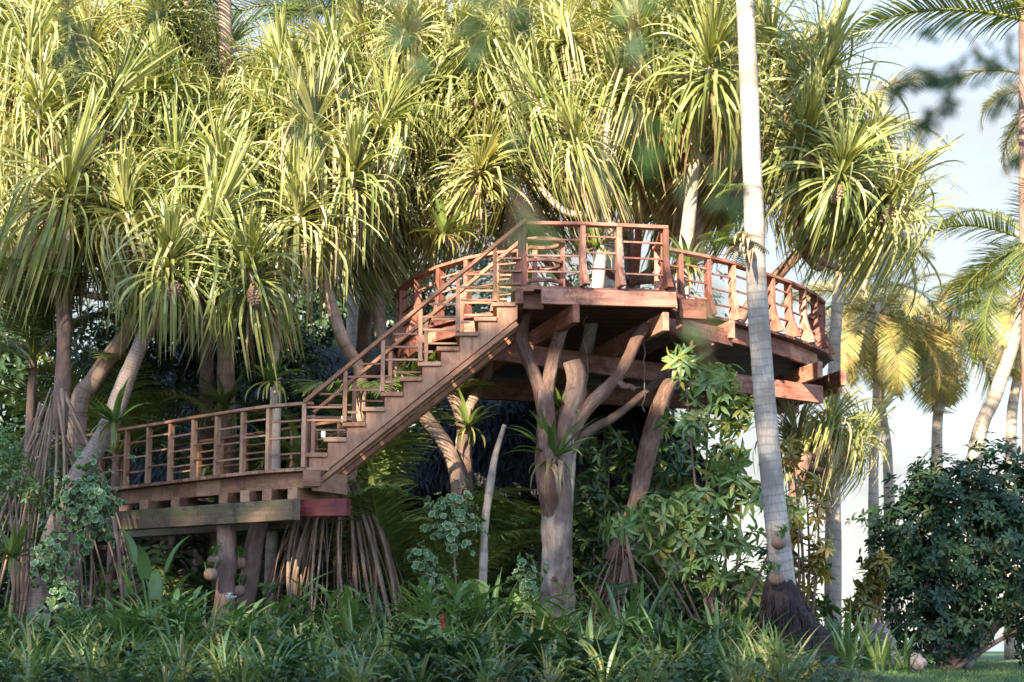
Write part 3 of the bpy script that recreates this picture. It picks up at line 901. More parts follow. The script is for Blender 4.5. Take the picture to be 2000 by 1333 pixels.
def frond_mesh(seed, L=3.4, bend=1.5, el=.5, nl=62, ll=.85, mat='palm', tint0=.45, hang=.6, wid=.036):
    """coconut frond growing along +X from the origin"""
    r = random.Random(seed)
    mb = MB()
    ns = 26
    pts, dirs = [], []
    p = np.zeros(3); e = el
    for i in range(ns + 1):
        pts.append(p.copy()); d = np.array([math.cos(e), 0, math.sin(e)]); dirs.append(d)
        p = p + d * (L / ns); e -= bend * (.4 + 1.2 * i / ns) / ns
    mb.tube(pts, [.035 * (1 - i / ns) ** .7 + .006 for i in range(ns + 1)], n=5, k=1, tint=tint0 + .25)
    P = np.array(pts); Dm = np.array(dirs)
    for side in (-1, 1):
        for i in range(nl):
            s = .13 + .87 * (i + r.uniform(-.2, .2)) / nl
            s = min(s, .995)
            f = s * ns; k = int(min(f, ns - 1)); fr = f - k
            b = P[k] * (1 - fr) + P[k + 1] * fr
            d = Dm[k]
            up = np.array([-d[2], 0, d[0]])
            l = ll * (.45 + .75 * math.sin(min(1, s * 1.02 + .05) * math.pi) ** .6) * (1 - .45 * max(0, s - .75) / .25) * r.uniform(.85, 1.1)
            fw = .35 + .75 * s
            v = norm(np.array([0, side, 0]) + d * fw + up * r.uniform(-.05, .28))
            q = b.copy(); vs = []
            w = wid * r.uniform(.8, 1.1)
            nrm = norm(np.cross(v, d)) * side
            for j in range(5):
                tt = j / 4
                wi = w * (1, 1.0, .85, .55, .05)[j]
                sd = norm(np.cross(v, nrm))
                vs += [q - sd * wi / 2, q + sd * wi / 2]
                q = q + v * l / 4
                v = norm(v + np.array([0, 0, -1]) * hang * (.25 + .5 * tt) * r.uniform(.6, 1.3))
            mb.add(np.array(vs), quads=[(2 * j, 2 * j + 1, 2 * j + 3, 2 * j + 2) for j in range(4)], tint=min(1, max(0, r.gauss(tint0, .12))))
    return finish(mb, 'frond', M[mat])


FR_YEL = [frond_mesh(200 + k, L=3.3, bend=1.5 + .2 * k, el=.55, tint0=.80 + .02 * (k % 3), hang=.7) for k in range(4)]
FR_GRN = [frond_mesh(220 + k, L=3.4, bend=1.2 + .25 * k, el=.5, tint0=.24 + .05 * (k % 3), hang=.45) for k in range(4)]


FR_MID = [frond_mesh(240 + k, L=3.0, bend=1.5 + .3 * k, el=.5, tint0=.55, hang=1.0, ll=.8, wid=.032, mat='palmgreen') for k in range(3)]


def ground_z(x, y): return bed_h(x, y)


def palm(label, trunk_px, rad, crown, fr, nf=15, scale=1.0, bark='farbark', group=None, spread=(-.9, 1.15), coconuts=True, dead=0, seed=1, skip_az=None):
    """trunk_px: list of (px, py, Y) from base to crown; crown fronds on top of it"""
    r = random.Random(seed)
    pts = [at(*q) for q in trunk_px]
    pts[0].z = ground_z(pts[0].x, pts[0].y) - .05
    root = thing('coconut_palm', label, 'palm tree', pts[0], group)
    mb = MB()
    rr = np.linspace(rad * 1.12, rad * .78, len(pts)); rr[0] = rad * 1.5
    mb.tube(pts, rr, n=16, k=16, wob=.02, rough=.07)
    mb.build('trunk', M[bark], root, smooth=True)
    top = pts[-1] - ORG[root.name]
    mb = MB(); mb.tube([pts[-1] - Vector((0, 0, .1)), pts[-1] + Vector((0, 0, .5))], [rad * .8, rad * .45], n=8, k=1, tint=.9)
    mb.build('crown_shaft', M['farbark'], root, smooth=True)
    for i in range(nf):
        az = i * 2.39996 + r.uniform(-.3, .3)
        el = spread[1] - (spread[1] - spread[0]) * (i / nf) ** .85
        q = Matrix.Rotation(az, 4, 'Z') @ Matrix.Rotation(-(el - .5), 4, 'Y') @ Matrix.Rotation(r.uniform(-.4, .4), 4, 'X')
        mesh_obj('frond', r.choice(fr), root, top + Vector((0, 0, .25)), q, scale * r.uniform(.85, 1.1))
    if coconuts:
        for i in range(6):
            a = r.uniform(0, 6.28)
            mb = MB(); c = pts[-1] + Vector((math.cos(a) * rad * 1.5, math.sin(a) * rad * 1.5, .05 - .2 * r.random()))
            mb.tube([c + Vector((0, 0, .14)), c + Vector((0, 0, .08)), c, c - Vector((0, 0, .09)), c - Vector((0, 0, .13))], [.02, .09, .115, .08, .02], n=8, k=1)
            mb.build('coconut', M['husk'], root, smooth=True)
    return root


BT = leaf_template(w=.42, fold=.14, droop=.28)
LT = leaf_template(w=.30, fold=.16, droop=.4)
DT = leaf_template(w=.45, fold=.1, droop=.2, prof=((0, .08), (.4, 1), (1, .04)))


def bush_points(r, n, ell, shell=.55, lumps=0.25, seed=0):
    """points in a lumpy ellipsoid shell"""
    g = np.random.default_rng(seed)
    u = norm(g.normal(size=(n, 3)))
    ph = g.uniform(0, 6.28, 6)
    lump = 1 + lumps * (np.sin(u[:, 0] * 5 + ph[0]) * np.cos(u[:, 2] * 4 + ph[1]) + np.sin(u[:, 1] * 6 + ph[2]) * .6 + .6 * np.sin(u[:, 2] * 9 + u[:, 0] * 7 + ph[3]))
    rad = (shell + (1 - shell) * g.random(n) ** .6) * lump
    return u * rad[:, None] * np.array(ell), u, g


def whorl_bush(name_mat, seed, n, ell, L, per=7, tpl=None, shell=.5, lumps=.25, t0=.45, tv=.2, cut=None, droop=.15, up=.5):
    """crown of leaf whorls, returned as a mesh centred on the crown"""
    tpl = tpl or BT
    P, U, g = bush_points(None, n, ell, shell, lumps, seed)
    if cut is not None:
        k = P[:, 2] > cut; P, U = P[k], U[k]; n = len(P)
    ax = norm(U + np.array([0, 0, up]) + g.normal(0, .35, (n, 3)))
    a = norm(np.cross(ax, g.normal(size=(n, 3)))); b = np.cross(ax, a)
    tw = np.clip(g.normal(t0, tv, n), 0, .96)
    mb = MB()
    for k in range(per):
        th = k / per * 6.283 + g.uniform(-.3, .3, n)
        o = a * np.cos(th)[:, None] + b * np.sin(th)[:, None]
        lift = g.uniform(.1, .7, n)[:, None]
        X = norm(o + ax * lift)
        N = norm(ax - X * np.sum(ax * X, 1, keepdims=True))
        X = norm(X - np.array([0, 0, droop]))
        s = L * g.uniform(.65, 1.15, n)
        tt = np.clip(tw + g.normal(0, .06, n), 0, .97)
        tt[g.random(n) < .006] = 1.0
        scatter(mb, tpl, P + ax * (g.uniform(-.12, .08, n) * L * 2)[:, None] + X * .01, X, N, s, tt)
    return finish(mb, 'foliage', M[name_mat])


def strappy_mesh(seed, n, L, w, el=(35, 88), droop=(.6, 1.6), mat='strappy', t0=.45, keel=.25):
    r = random.Random(seed)
    mb = MB()
    for i in range(n):
        az = i * 2.4 + r.uniform(-.4, .4)
        strap(mb, (math.cos(az) * .05 * r.random(), math.sin(az) * .05 * r.random(), 0), az, R(r.uniform(*el)), L * r.uniform(.6, 1.15), w * r.uniform(.75, 1.2), nseg=7,
              droop=r.uniform(*droop), brk=r.uniform(.4, .8) if r.random() < .25 else None, brk_ang=r.uniform(.5, 1.5), tint=min(.98, max(0, r.gauss(t0, .2))), keel=keel, twist=r.uniform(-.5, .5), tipw=.8)
    return finish(mb, 'leaves', M[mat])


def ginger_mesh(seed, stems=5, H=1.0, L=.34, t0=.45, mat='lush', wid=.24):
    """upright canes with two ranks of lance leaves"""
    r = random.Random(seed); g = np.random.default_rng(seed)
    mb = MB()
    tpl = leaf_template(w=wid, fold=.18, droop=.35, prof=((0, .1), (.15, .7), (.4, 1), (.75, .6), (1, .03)))
    for s in range(stems):
        a = r.uniform(0, 6.28); lean = r.uniform(.08, .4)
        h = H * r.uniform(.6, 1.1)
        base = np.array([math.cos(a) * .12 * r.random(), math.sin(a) * .12 * r.random(), 0])
        pts = [base + np.array([math.cos(a) * lean * t * t * h, math.sin(a) * lean * t * t * h, t * h]) for t in np.linspace(0, 1, 5)]
        mb.tube(pts, [.013, .012, .011, .009, .006], n=5, k=1, tint=.35)
        nl = int(9 * h / H) + 3
        pl = r.uniform(0, 6.28)
        for i in range(nl):
            t = .25 + .75 * i / nl
            f = t * 4; k = int(min(3, f)); b = pts[k] * (1 - (f - k)) + pts[k + 1] * (f - k)
            th = pl + (i % 2) * math.pi + r.uniform(-.5, .5)
            X = np.array([math.cos(th), math.sin(th), r.uniform(.35, 1.4)])
            scatter(mb, tpl, [b], [X], [np.array([-math.cos(th), -math.sin(th), 1.2])], [L * r.uniform(.75, 1.15)], [min(.95, max(0, r.gauss(t0, .15)))])
    return finish(mb, 'leaves', M[mat])


def nestfern_mesh(seed, n=20, L=.8, w=.11, t0=.45, el=(5, 80)):
    r = random.Random(seed)
    mb = MB()
    for i in range(n):
        az = i * 2.4 + r.uniform(-.3, .3)
        strap(mb, (math.cos(az) * .04, math.sin(az) * .04, 0), az, R(r.uniform(*el)), L * r.uniform(.65, 1.1), w * r.uniform(.8, 1.15), nseg=9, droop=r.uniform(.7, 1.6),
              tint=min(.92, max(0, r.gauss(t0, .15))), keel=.22, twist=r.uniform(-.4, .4), tipw=1.1)
    mb.tube([(0, 0, -.12), (0, 0, -.02), (0, 0, .04)], [.02, .06, .04], n=8, k=2, wob=.3, tint=.05)
    for i in range(8):
        az = r.uniform(0, 6.28)
        strap(mb, (math.cos(az) * .04, math.sin(az) * .04, -.02), az, R(r.uniform(-60, 0)), L * r.uniform(.4, .8), w * .5, nseg=6, droop=2.2, tint=r.uniform(.9, 1), keel=.4, twist=r.uniform(-1, 1))
    return finish(mb, 'fronds', M['fern'])


def pinnate_fern_mesh(seed, n=9, L=.7, t0=.5):
    r = random.Random(seed)
    mb = MB()
    for i in range(n):
        az = i * 2.4 + r.uniform(-.3, .3); el = R(r.uniform(10, 70)); dr = r.uniform(.8, 1.6)
        p = np.zeros(3); h = np.array([math.cos(az), math.sin(az), 0]); sd = np.array([-math.sin(az), math.cos(az), 0])
        l = L * r.uniform(.7, 1.1); k = 20
        for j in range(k):
            t = j / k
            d = h * math.cos(el) + np.array([0, 0, 1]) * math.sin(el)
            up = -h * math.sin(el) + np.array([0, 0, 1]) * math.cos(el)
            ln = .17 * l / .7 * (math.sin((t * .9 + .1) * math.pi) ** .6 + .08)
            w = l / k * .75
            for s in (-1, 1):
                q = p + sd * s * ln + d * ln * .25 - up * ln * .15
                mb.add([p - d * w / 2, p + d * w / 2, q + d * w * .2, q - d * w * .2], quads=[(0, 1, 2, 3)], tint=min(.9, max(0, r.gauss(t0, .12))))
            p = p + d * l / k; el -= dr / k
    return finish(mb, 'fronds', M['fern'])


def varieg_mesh(seed, n, ell, L=.10):
    """round, scalloped, cream-edged leaves hanging like scales"""
    g = np.random.default_rng(seed); r = random.Random(seed)
    P, U, g = bush_points(None, n, ell, .62, .38, seed)
    stray = g.random(n) < .16
    P[stray] *= g.uniform(1.1, 1.6, stray.sum())[:, None]; P[stray, 2] -= .1 * ell[2]
    mb = MB()
    nf = 10
    for p, u in zip(P, U):
        nrm = norm(u * np.array([1, 1, .5]) + g.normal(0, .35, 3) + np.array([0, 0, .25]))
        a = norm(np.cross(nrm, np.array([0, 0, 1.0]) + g.normal(0, .3, 3))); b = np.cross(nrm, a)
        s = L * g.uniform(.35, .62)
        t = g.uniform(.1, .5)
        vs = [p - nrm * .012]; tt = [t]
        for rad, tc_ in ((.78, t + .12), (1.0, .80 if t > .16 else .7)):
            for k in range(nf):
                an = k / nf * 6.283
                rr = rad * (1 + .07 * (-1) ** k)
                vs.append(p + (a * math.cos(an) + b * math.sin(an)) * s * rr + nrm * (.10 * s * rad * rad + (.12 * s * (-1) ** k if rad == 1 else 0)))
                tt.append(min(1, tc_ + g.uniform(0, .08)))
        tri = [(0, 1 + k, 1 + (k + 1) % nf) for k in range(nf)]
        qd = [(1 + k, 1 + nf + k, 1 + nf + (k + 1) % nf, 1 + (k + 1) % nf) for k in range(nf)]
        mb.add(np.array(vs), tris=tri, quads=qd, tint=np.array(tt))
    return finish(mb, 'foliage', M['varieg'])


# ------------------------------------------------------------------ pandanus trees
def pandanus(label, trunk, heads, bark='pbark', roots=0, root_spread=.06, root_h=1.5, root_r=1.0, seed=1, fruit=0, root_at=None, rootpts=None):
    r = random.Random(seed)
    pts = [at(px, py, Y) for px, py, Y, rr in trunk]
    rad = [ppm(rr, Y) for px, py, Y, rr in trunk]
    base = pts[0].copy()
    g0 = ground_z(base.x, base.y) - .05
    if base.z > g0 + .05 and roots == 0:
        pts = [Vector((base.x, base.y, g0))] + pts; rad = [rad[0] * 1.15] + rad
    root = thing('pandanus_tree', label, 'pandanus tree', (base.x, base.y, g0))
    mb = MB(); mb.tube(pts, rad, n=14, k=10, wob=.03, rough=.18)
    mb.build('trunk', M[bark], root, smooth=True)
    sm, smr = smooth(pts, rad, 6)
    for i, h in enumerate(heads):
        px, py, Y = h[:3]; sc = h[3] if len(h) > 3 else 1.0
        c = at(px, py, Y)
        # branch leaves the trunk below the head
        best, bd = None, 1e9
        for k in range(len(sm)):
            d = (Vector(sm[k]) - c).length + max(0, sm[k][2] - c.z + .5) * 2
            if d < bd: best, bd = k, d
        b = Vector(sm[best])
        ax = (c - b); ax.z = abs(ax.z) * .6 + .5; ax.normalize()
        ax = (ax + Vector((r.uniform(-.35, .35), r.uniform(-.5, .1), .45))).normalized()
        low = c - ax * .45
        mid = (b + low) / 2 - Vector((0, 0, .1 * (low - b).length))
        br = min(max(.035, smr[best] * .7), .062)
        mb = MB(); mb.tube([b, mid, low, c + ax * .05], [br * 1.2, br, br * .9, br * .9], n=8, k=5, wob=.05)
        mb.build('branch', M[bark], root, smooth=True)
        q = ax.to_track_quat('Z', 'Y').to_matrix().to_4x4() @ Matrix.Rotation(r.uniform(0, 6.28), 4, 'Z')
        mesh_obj('leaf_head', HEADS[r.randrange(len(HEADS))], root, c - ORG[root.name], q, tuple(sc * r.uniform(.78, 1.06) * f for f in (r.uniform(.85, 1.12), r.uniform(.85, 1.12), r.uniform(.9, 1.2))))
        if i < fruit:
            mesh_obj('fruit', FRUIT, root, c - ORG[root.name] + Vector((r.uniform(-.12, .12), -.22, -.32)), (r.uniform(-.3, .3), r.uniform(-.3, .3), 0), 1.0)
    rb = at(*root_at) if root_at else base
    for i in range(roots):
        a = r.uniform(0, 6.28); rr = root_r * r.uniform(.3, 1.0)
        st = rb + Vector((math.cos(a) * r.uniform(.3, 1) * root_spread, math.sin(a) * .06, r.uniform(-.45, .35) * root_h * .5))
        e = Vector((rb.x + math.cos(a) * rr, rb.y + math.sin(a) * rr, 0)); e.z = ground_z(e.x, e.y) - .05
        md = st.lerp(e, r.uniform(.35, .6)) + Vector((math.cos(a), math.sin(a), .6)) * (.10 * rr) + Vector((r.uniform(-.14, .14), r.uniform(-.1, .1), r.uniform(-.1, .1)))
        w = r.choice([.005, .006, .008, .010, .013, .017, .026])
        mb = MB(); mb.tube([st, md, e], [w * 1.15, w, w * .95], n=6, k=4, wob=.06)
        mb.build('prop_root', M['rootbark'], root, smooth=True)
    return root


pandanus('tall screw pine with huge fan heads above a cage of stilt roots',
         [(116, 850, 23, 15), (122, 760, 23, 16), (126, 640, 23, 14), (120, 520, 23, 13), (118, 420, 23, 12)],
         [(125, 385, 22.4, 1.2), (78, 232, 22.8, 1.1), (15, 340, 23.4), (55, 120, 23.8), (210, 205, 23.2, 1.15), (30, 455, 24), (-30, 220, 24), (120, 470, 23.6)], 'brownbark', roots=36, root_h=1.8, root_r=1.5, seed=2, root_at=(105, 800, 22.6), root_spread=.25, fruit=1)
pandanus('leaning screw pine with a ringed trunk crossing the far end of the walkway railing',
         [(85, 1110, 22.0, 20), (140, 955, 22.1, 19), (205, 845, 22.2, 19), (245, 745, 22.2, 17), (278, 665, 22.2, 15), (325, 560, 22.2, 13)],
         [(330, 530, 21.8, 1.05), (252, 425, 22.3), (400, 465, 22.2, 1.05)], 'leanbark', seed=3, fruit=1)
pandanus('screw pine with a stubby tilted trunk behind the ringed leaning one',
         [(150, 830, 23.6, 18), (185, 740, 23.6, 18), (238, 665, 23.6, 16), (275, 590, 23.6, 12)],
         [(255, 300, 23.4), (310, 175, 23.8), (180, 90, 24.4), (345, 350, 23.0), (300, 440, 23.4)], 'pbark', seed=4)
pandanus('screw pine on a slim pale trunk in front of the thatched roof',
         [(538, 800, 22.9, 11), (533, 720, 22.9, 11), (543, 610, 22.8, 11), (548, 500, 22.8, 10)],
         [(490, 540, 22.0, 1.05), (580, 430, 22.5), (445, 335, 22.8), (525, 240, 23.4), (500, 420, 23.2)], 'palebark', seed=5, fruit=1)
pandanus('screw pine with a mass of brown stilt roots beside the red beam end',
         [(655, 1050, 23.4, 17), (690, 880, 23.4, 15), (705, 740, 23.4, 13), (668, 660, 23.2, 12), (645, 590, 23.2, 12), (622, 510, 23.2, 11), (640, 420, 23.2, 10)],
         [(612, 265, 22.9), (690, 355, 22.8), (555, 150, 23.6), (655, 130, 24), (742, 250, 23.3), (600, 370, 23.4)], 'pbark', roots=90, root_h=1.5, root_r=1.2, seed=6, root_at=(650, 965, 22.4), root_spread=.5)
pandanus('screw pine behind the mid staircase bearing hanging knobbly fruit',
         [(905, 1060, 24.3, 17), (885, 900, 24.6, 15), (800, 770, 25.0, 15), (742, 640, 25.6, 13), (762, 500, 26, 12), (850, 420, 26.2, 11)],
         [(932, 345, 24.6), (832, 330, 25.6), (800, 200, 24.9), (885, 150, 24.9), (752, 395, 25.6), (845, 60, 25.0), (858, 425, 26.6), (700, 470, 25.9)], 'pbark', roots=22, root_h=1.3, root_r=.6, seed=7, root_at=(900, 1070, 24), fruit=2)
pandanus('pale straight screw pine rising through the front balcony of the deck',
         [(1100, 1200, 23.7, 15), (1104, 1000, 23.7, 14), (1122, 800, 23.6, 13), (1155, 640, 23.5, 13), (1169, 540, 23.4, 13), (1174, 420, 23.3, 11)],
         [(1130, 285, 22.7), (1060, 205, 23.3), (1012, 300, 25.6), (1205, 175, 23.5), (1105, 80, 24.2), (1000, 100, 24.5)], 'palebark', seed=8)
pandanus('pale forked screw pine standing behind the long curved railing',
         [(1205, 1180, 24.4, 15), (1250, 950, 24.4, 15), (1298, 760, 24.3, 14), (1328, 610, 24.2, 14), (1340, 480, 24.1, 14), (1352, 360, 24.0, 13), (1364, 250, 23.8, 11)],
         [(1385, 140, 22.8, 1.1), (1290, 205, 23.5), (1250, 90, 24.2), (1240, 320, 26.5), (1345, 45, 24.4), (1425, 255, 24.6)], 'palebark', seed=9)
pandanus('screw pine whose long limb crosses behind the coconut trunk over the deck rail',
         [(1195, 1100, 22.3, 19), (1240, 990, 22.4, 17), (1265, 880, 22.5, 18), (1290, 790, 22.6, 17), (1318, 735, 22.7, 14), (1372, 690, 23.6, 12), (1425, 650, 24.7, 12), (1470, 590, 25.4, 12), (1512, 545, 25.4, 12), (1565, 490, 25.2, 10)],
         [(1640, 345, 23.4, 1.12), (1735, 390, 24.0, 1.0), (1565, 285, 23.6), (1690, 290, 24.2), (1600, 165, 24.0), (1560, 380, 27.5), (1510, 95, 24.6), (1745, 450, 27.8), (1640, 440, 29.3)], 'redbark', roots=20, root_h=1.4, root_r=.8, seed=10, root_at=(1215, 1060, 22.2), fruit=3)
pandanus('low screw pine drooping below the far end of the deck',
         [(1535, 1150, 26, 14), (1545, 1000, 26, 14), (1575, 890, 26, 11)],
         [(1622, 835, 26.6, .85), (1560, 865, 27.2, .85), (1672, 862, 27.4, .75)], 'redbark', seed=12)
rx_ = random.Random(31)
EXTRA = [(x + rx_.uniform(-45, 45), y + rx_.uniform(-35, 35), rx_.uniform(24.6, 25.8), rx_.uniform(.62, .85)) for y in (45, 135, 225, 320) for x in range(30, 1460, 92)] + [(x + rx_.uniform(-40, 40), 400 + rx_.uniform(-40, 40), rx_.uniform(24.0, 25.4), rx_.uniform(.6, .8)) for x in range(40, 720, 85)]
EXTRA = [e for e in EXTRA if not (390 < e[0] < 470 and e[1] < 90) and not (520 < e[0] < 590 and e[1] < 60)]
pandanus('rear screw pine filling the skyline over the walkway',
         [(400, 900, 26, 14), (405, 600, 26, 14), (400, 300, 26, 12)],
         [(385, 235, 25.2), (430, 120, 25.4), (250, 30, 26), (120, 20, 26), (480, 190, 25.4), (330, 110, 26), (450, 420, 26.5), (350, 300, 26.2), (200, 100, 26.5), (90, 320, 26.8), (280, 210, 26.8), (160, 420, 26.6), (20, 60, 26.5), (540, 330, 26.8), (10, 500, 27), (240, 490, 27), (480, 300, 26.6)] + [e for e in EXTRA if e[0] < 540], 'brownbark', seed=13)
pandanus('rear screw pine filling the skyline over the staircase',
         [(705, 900, 27, 14), (715, 600, 27, 14), (770, 300, 26, 12)],
         [(720, 110, 25.6), (940, 70, 26), (960, 215, 25.4), (700, 200, 25.4), (790, 90, 26), (880, 250, 26.0), (1010, 200, 26), (650, 430, 26.4), (560, 300, 26.4), (640, 200, 26.6), (820, 140, 26.4), (740, 330, 26.8), (980, 130, 26.6)] + [e for e in EXTRA if 540 <= e[0] < 1010], 'brownbark', seed=14)
pandanus('rear screw pine filling the gap between the balcony and the pale forked trunk',
         [(1240, 900, 30.2, 12), (1230, 500, 29.9, 12), (1200, 350, 28, 11)],
         [(1180, 300, 26), (1300, 310, 26), (1100, 380, 26.5), (1000, 420, 26.5), (1420, 380, 26), (1180, 60, 26), (1440, 60, 26), (1330, 400, 27.5), (1540, 220, 25.6), (1130, 180, 26.6), (1080, 300, 27), (1260, 190, 27), (1380, 300, 27), (1480, 290, 27), (1360, 200, 26.6), (1060, 60, 26.6), (1300, 20, 26.8), (1460, 180, 26.2), (1560, 130, 26)] + [e for e in EXTRA if e[0] >= 1010], 'brownbark', seed=15)
# ------------------------------------------------------------------ coconut palms
fp_ = palm('grey coconut palm trunk standing in front of the deck with a black root boss', [(1555, 1285, 20.6), (1545, 1240, 20.6), (1530, 1130, 20.6), (1510, 960, 20.6), (1492, 760, 20.6), (1478, 560, 20.5), (1470, 350, 20.5), (1458, 60, 20.5), (1445, -260, 20.5)], .142, None, FR_GRN, nf=9, bark='palmbark', seed=21, spread=(-.1, 1.2))
mb = MB()
bz = at(1550, 1275, 20.6); gz = ground_z(bz.x, bz.y)
mb.tube([Vector((bz.x + .02, bz.y - .02, gz - .08)), Vector((bz.x, bz.y - .02, gz + .15)), Vector((bz.x - .05, bz.y - .02, gz + .38)), Vector((bz.x - .10, bz.y - .01, gz + .62)), Vector((bz.x - .13, bz.y, gz + .86)), Vector((bz.x - .15, bz.y, gz + 1.08))], [.60, .45, .33, .25, .185, .11], n=30, k=8, wob=.04, rough=.35)
r_ = random.Random(5)
for i in range(420):
    a = r_.uniform(0, 6.28); z = r_.uniform(.05, .85); rr = .53 - .42 * z
    c = Vector((bz.x - .13 * z + math.cos(a) * rr, bz.y + math.sin(a) * rr, gz + z))
    mb.tube([c, c + Vector((math.cos(a) * .06, math.sin(a) * .06, -.05)), c + Vector((math.cos(a) * .11, math.sin(a) * .11, -.2 - .1 * r_.random()))], [.006, .008, .006], n=4, k=1)
mb.build('root_boss', M['darkroot'], fp_, smooth=True)
palm('coconut palm with a stout brown trunk rising behind the walkway railing', [(440, 1050, 25), (442, 800, 25), (440, 600, 25), (442, 300, 25), (440, 60, 25), (436, -130, 25)], .125, None, FR_GRN, nf=9, bark='pbark', seed=22, spread=(-.5, 1.1))
palm('slanting coconut palm trunk beside the dark green bush', [(1860, 1020, 31), (1905, 890, 31), (1945, 770, 31), (1985, 650, 31), (2016, 500, 31)], .135, None, FR_GRN, nf=14, scale=.8, seed=23)
palm('yellow-fronded coconut palm with the fullest sunlit crown beyond the deck', [(1822, 1010, 41), (1830, 860, 41), (1838, 760, 41), (1822, 640, 41)], .13, None, FR_YEL, nf=20, scale=.85, seed=24, spread=(-1.1, 1.0))
palm('yellow coconut palm close to the deck end with hanging fronds', [(1705, 1100, 37), (1706, 950, 37), (1712, 800, 37), (1716, 635, 37)], .11, None, FR_YEL, nf=14, scale=.72, seed=25, spread=(-1.2, .9))
palm('slim coconut palm between the deck end and the yellow crowns', [(1738, 1080, 39), (1735, 930, 39), (1722, 800, 39), (1690, 590, 39)], .12, None, FR_YEL + FR_GRN, nf=12, scale=.72, seed=26)
palm('coconut palm with a thin pale trunk just behind the slanting one', [(1962, 1000, 38), (1975, 850, 38), (1990, 720, 38), (1992, 610, 38)], .12, None, FR_GRN + FR_YEL, nf=14, scale=.75, seed=27)
palm('tall coconut palm with only its straight trunk in view by the picture edge', [(2010, 1100, 30), (2006, 700, 30), (2000, 350, 30), (1999, 100, 30), (1997, -260, 30)], .1, None, FR_GRN, nf=8, scale=1.0, seed=28, bark='brownbark')
palm('coconut palm whose drooping sunlit fronds hang beside the straight trunk', [(2075, 1100, 36), (2072, 700, 36), (2065, 400, 36), (2060, 200, 36)], .13, None, FR_YEL + FR_GRN, nf=12, scale=.72, seed=29, spread=(-.9, .9))
palm('coconut palm whose crown shows pale fronds past the screw pine tips', [(1620, 1100, 33), (1630, 700, 33), (1650, 450, 33), (1640, 290, 33)], .12, None, FR_YEL, nf=12, scale=.8, seed=30, spread=(-.6, 1.0))
palm('coconut palm far behind the screw pines over the staircase', [(690, 1000, 31), (690, 600, 31), (680, 300, 31), (672, 60, 31)], .12, None, FR_GRN + FR_YEL, nf=13, seed=31)
palm('coconut palm far behind the pale forked trunk', [(1200, 1000, 32), (1190, 600, 32), (1195, 300, 32), (1200, 30, 32)], .12, None, FR_GRN + FR_YEL, nf=13, seed=32)

up_ = palm('coconut palm whose one dark frond droops into view over the open sky', [(2190, 1100, 27), (2180, 600, 27), (2110, 300, 27), (2050, 75, 27)], .13, None, FR_GRN, nf=3, seed=33, spread=(.6, 1.2))
for az_, el_, sc_ in ((math.pi * .98, .40, 1.05), (math.pi * 1.10, .75, .85)):
    mesh_obj('frond', FR_GRN[0], up_, at(2050, 75, 27) - ORG[up_.name] + Vector((0, 0, .2)), Matrix.Rotation(az_, 4, 'Z') @ Matrix.Rotation(-(el_ - .5), 4, 'Y') @ Matrix.Rotation(.25, 4, 'X'), sc_)

# ------------------------------------------------------------------ thatched hut under the trees
hut = thing('thatched_hut', 'thatched hut with woven bamboo walls in deep shade behind the staircase', 'hut', (-2.5, 30, .2))


def roof(xa, xb, ya, yb, ze, zr, seed):
    g = np.random.default_rng(seed)
    ym = (ya + yb) / 2; k = .9
    a, b, c, d = (xa, ya, ze), (xb, ya, ze), (xb, yb, ze), (xa, yb, ze)
    e, f = (xa + k, ym, zr), (xb - k, ym, zr)
    mb = MB()
    lo = [(x, y, z - .25) for x, y, z in (a, b, c, d, e, f)]
    mb.add([a, b, c, d, e, f] + lo, quads=[(0, 1, 5, 4), (2, 3, 4, 5), (0, 6, 7, 1), (1, 7, 8, 2), (2, 8, 9, 3), (3, 9, 6, 0), (6, 10, 11, 7), (8, 11, 10, 9)], tris=[(1, 2, 5), (3, 0, 4), (7, 11, 8), (9, 10, 6)])
    # straw tufts in courses over the front and the ends
    n = 9000
    u, v = g.random(n), g.random(n)
    v = np.floor(v * 14) / 14 + g.uniform(0, .03, n)
    A, B, E, Fv = map(np.array, (a, b, e, f))
    P = (A + (B - A) * u[:, None]) * (1 - v)[:, None] + (E + (Fv - E) * u[:, None]) * v[:, None]
    sl = norm((E - A) * np.array([0, 1, 1])); D = np.tile(-sl, (n, 1)) + g.normal(0, .16, (n, 3))
    nr = np.cross([1, 0, 0], sl); nr = nr / np.linalg.norm(nr)
    scatter(mb, leaf_template(w=.09, fold=.1, droop=.1, prof=((0, 1), (.5, 1), (1, .2))), P + nr * .03, D, np.tile(nr, (n, 1)), g.uniform(.25, .55, n), g.random(n))
    return mb.build('roof', M['thatch'], hut)


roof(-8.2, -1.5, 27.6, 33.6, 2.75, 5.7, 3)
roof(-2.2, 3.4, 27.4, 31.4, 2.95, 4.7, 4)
mb = MB()
for i in range(36):
    z = .2 + i * .077
    mb.beam((-1.9, 28.2, z), (3.0, 28.2, z), .03, .066)
mb.beam((-1.88, 28.24, 1.6), (2.98, 28.24, 1.6), .03, 2.9)
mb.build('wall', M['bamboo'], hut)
mb = MB()
mb.beam((-7.58, 28.64, 1.5), (-1.96, 28.64, 1.5), .03, 2.6)
for i in range(34):
    z = .2 + i * .077
    mb.beam((-7.6, 28.6, z), (-1.95, 28.6, z), .03, .066)
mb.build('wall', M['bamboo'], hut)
for x in (-7.7, -5.6, -3.6, -1.9, .2, 1.7, 3.05):
    m_ = MB(); m_.tube([(x, 28.05, .1), (x, 28.05, 2.9)], .07, n=8, k=1); m_.build('post', M['brownbark'], hut, smooth=True)

# ------------------------------------------------------------------ trees that carry the deck
YF = 21.75
ft = thing('forked_tree', 'pale knotty forked tree holding up the front of the deck', 'tree', V(at(1088, 1230, YF), .15))


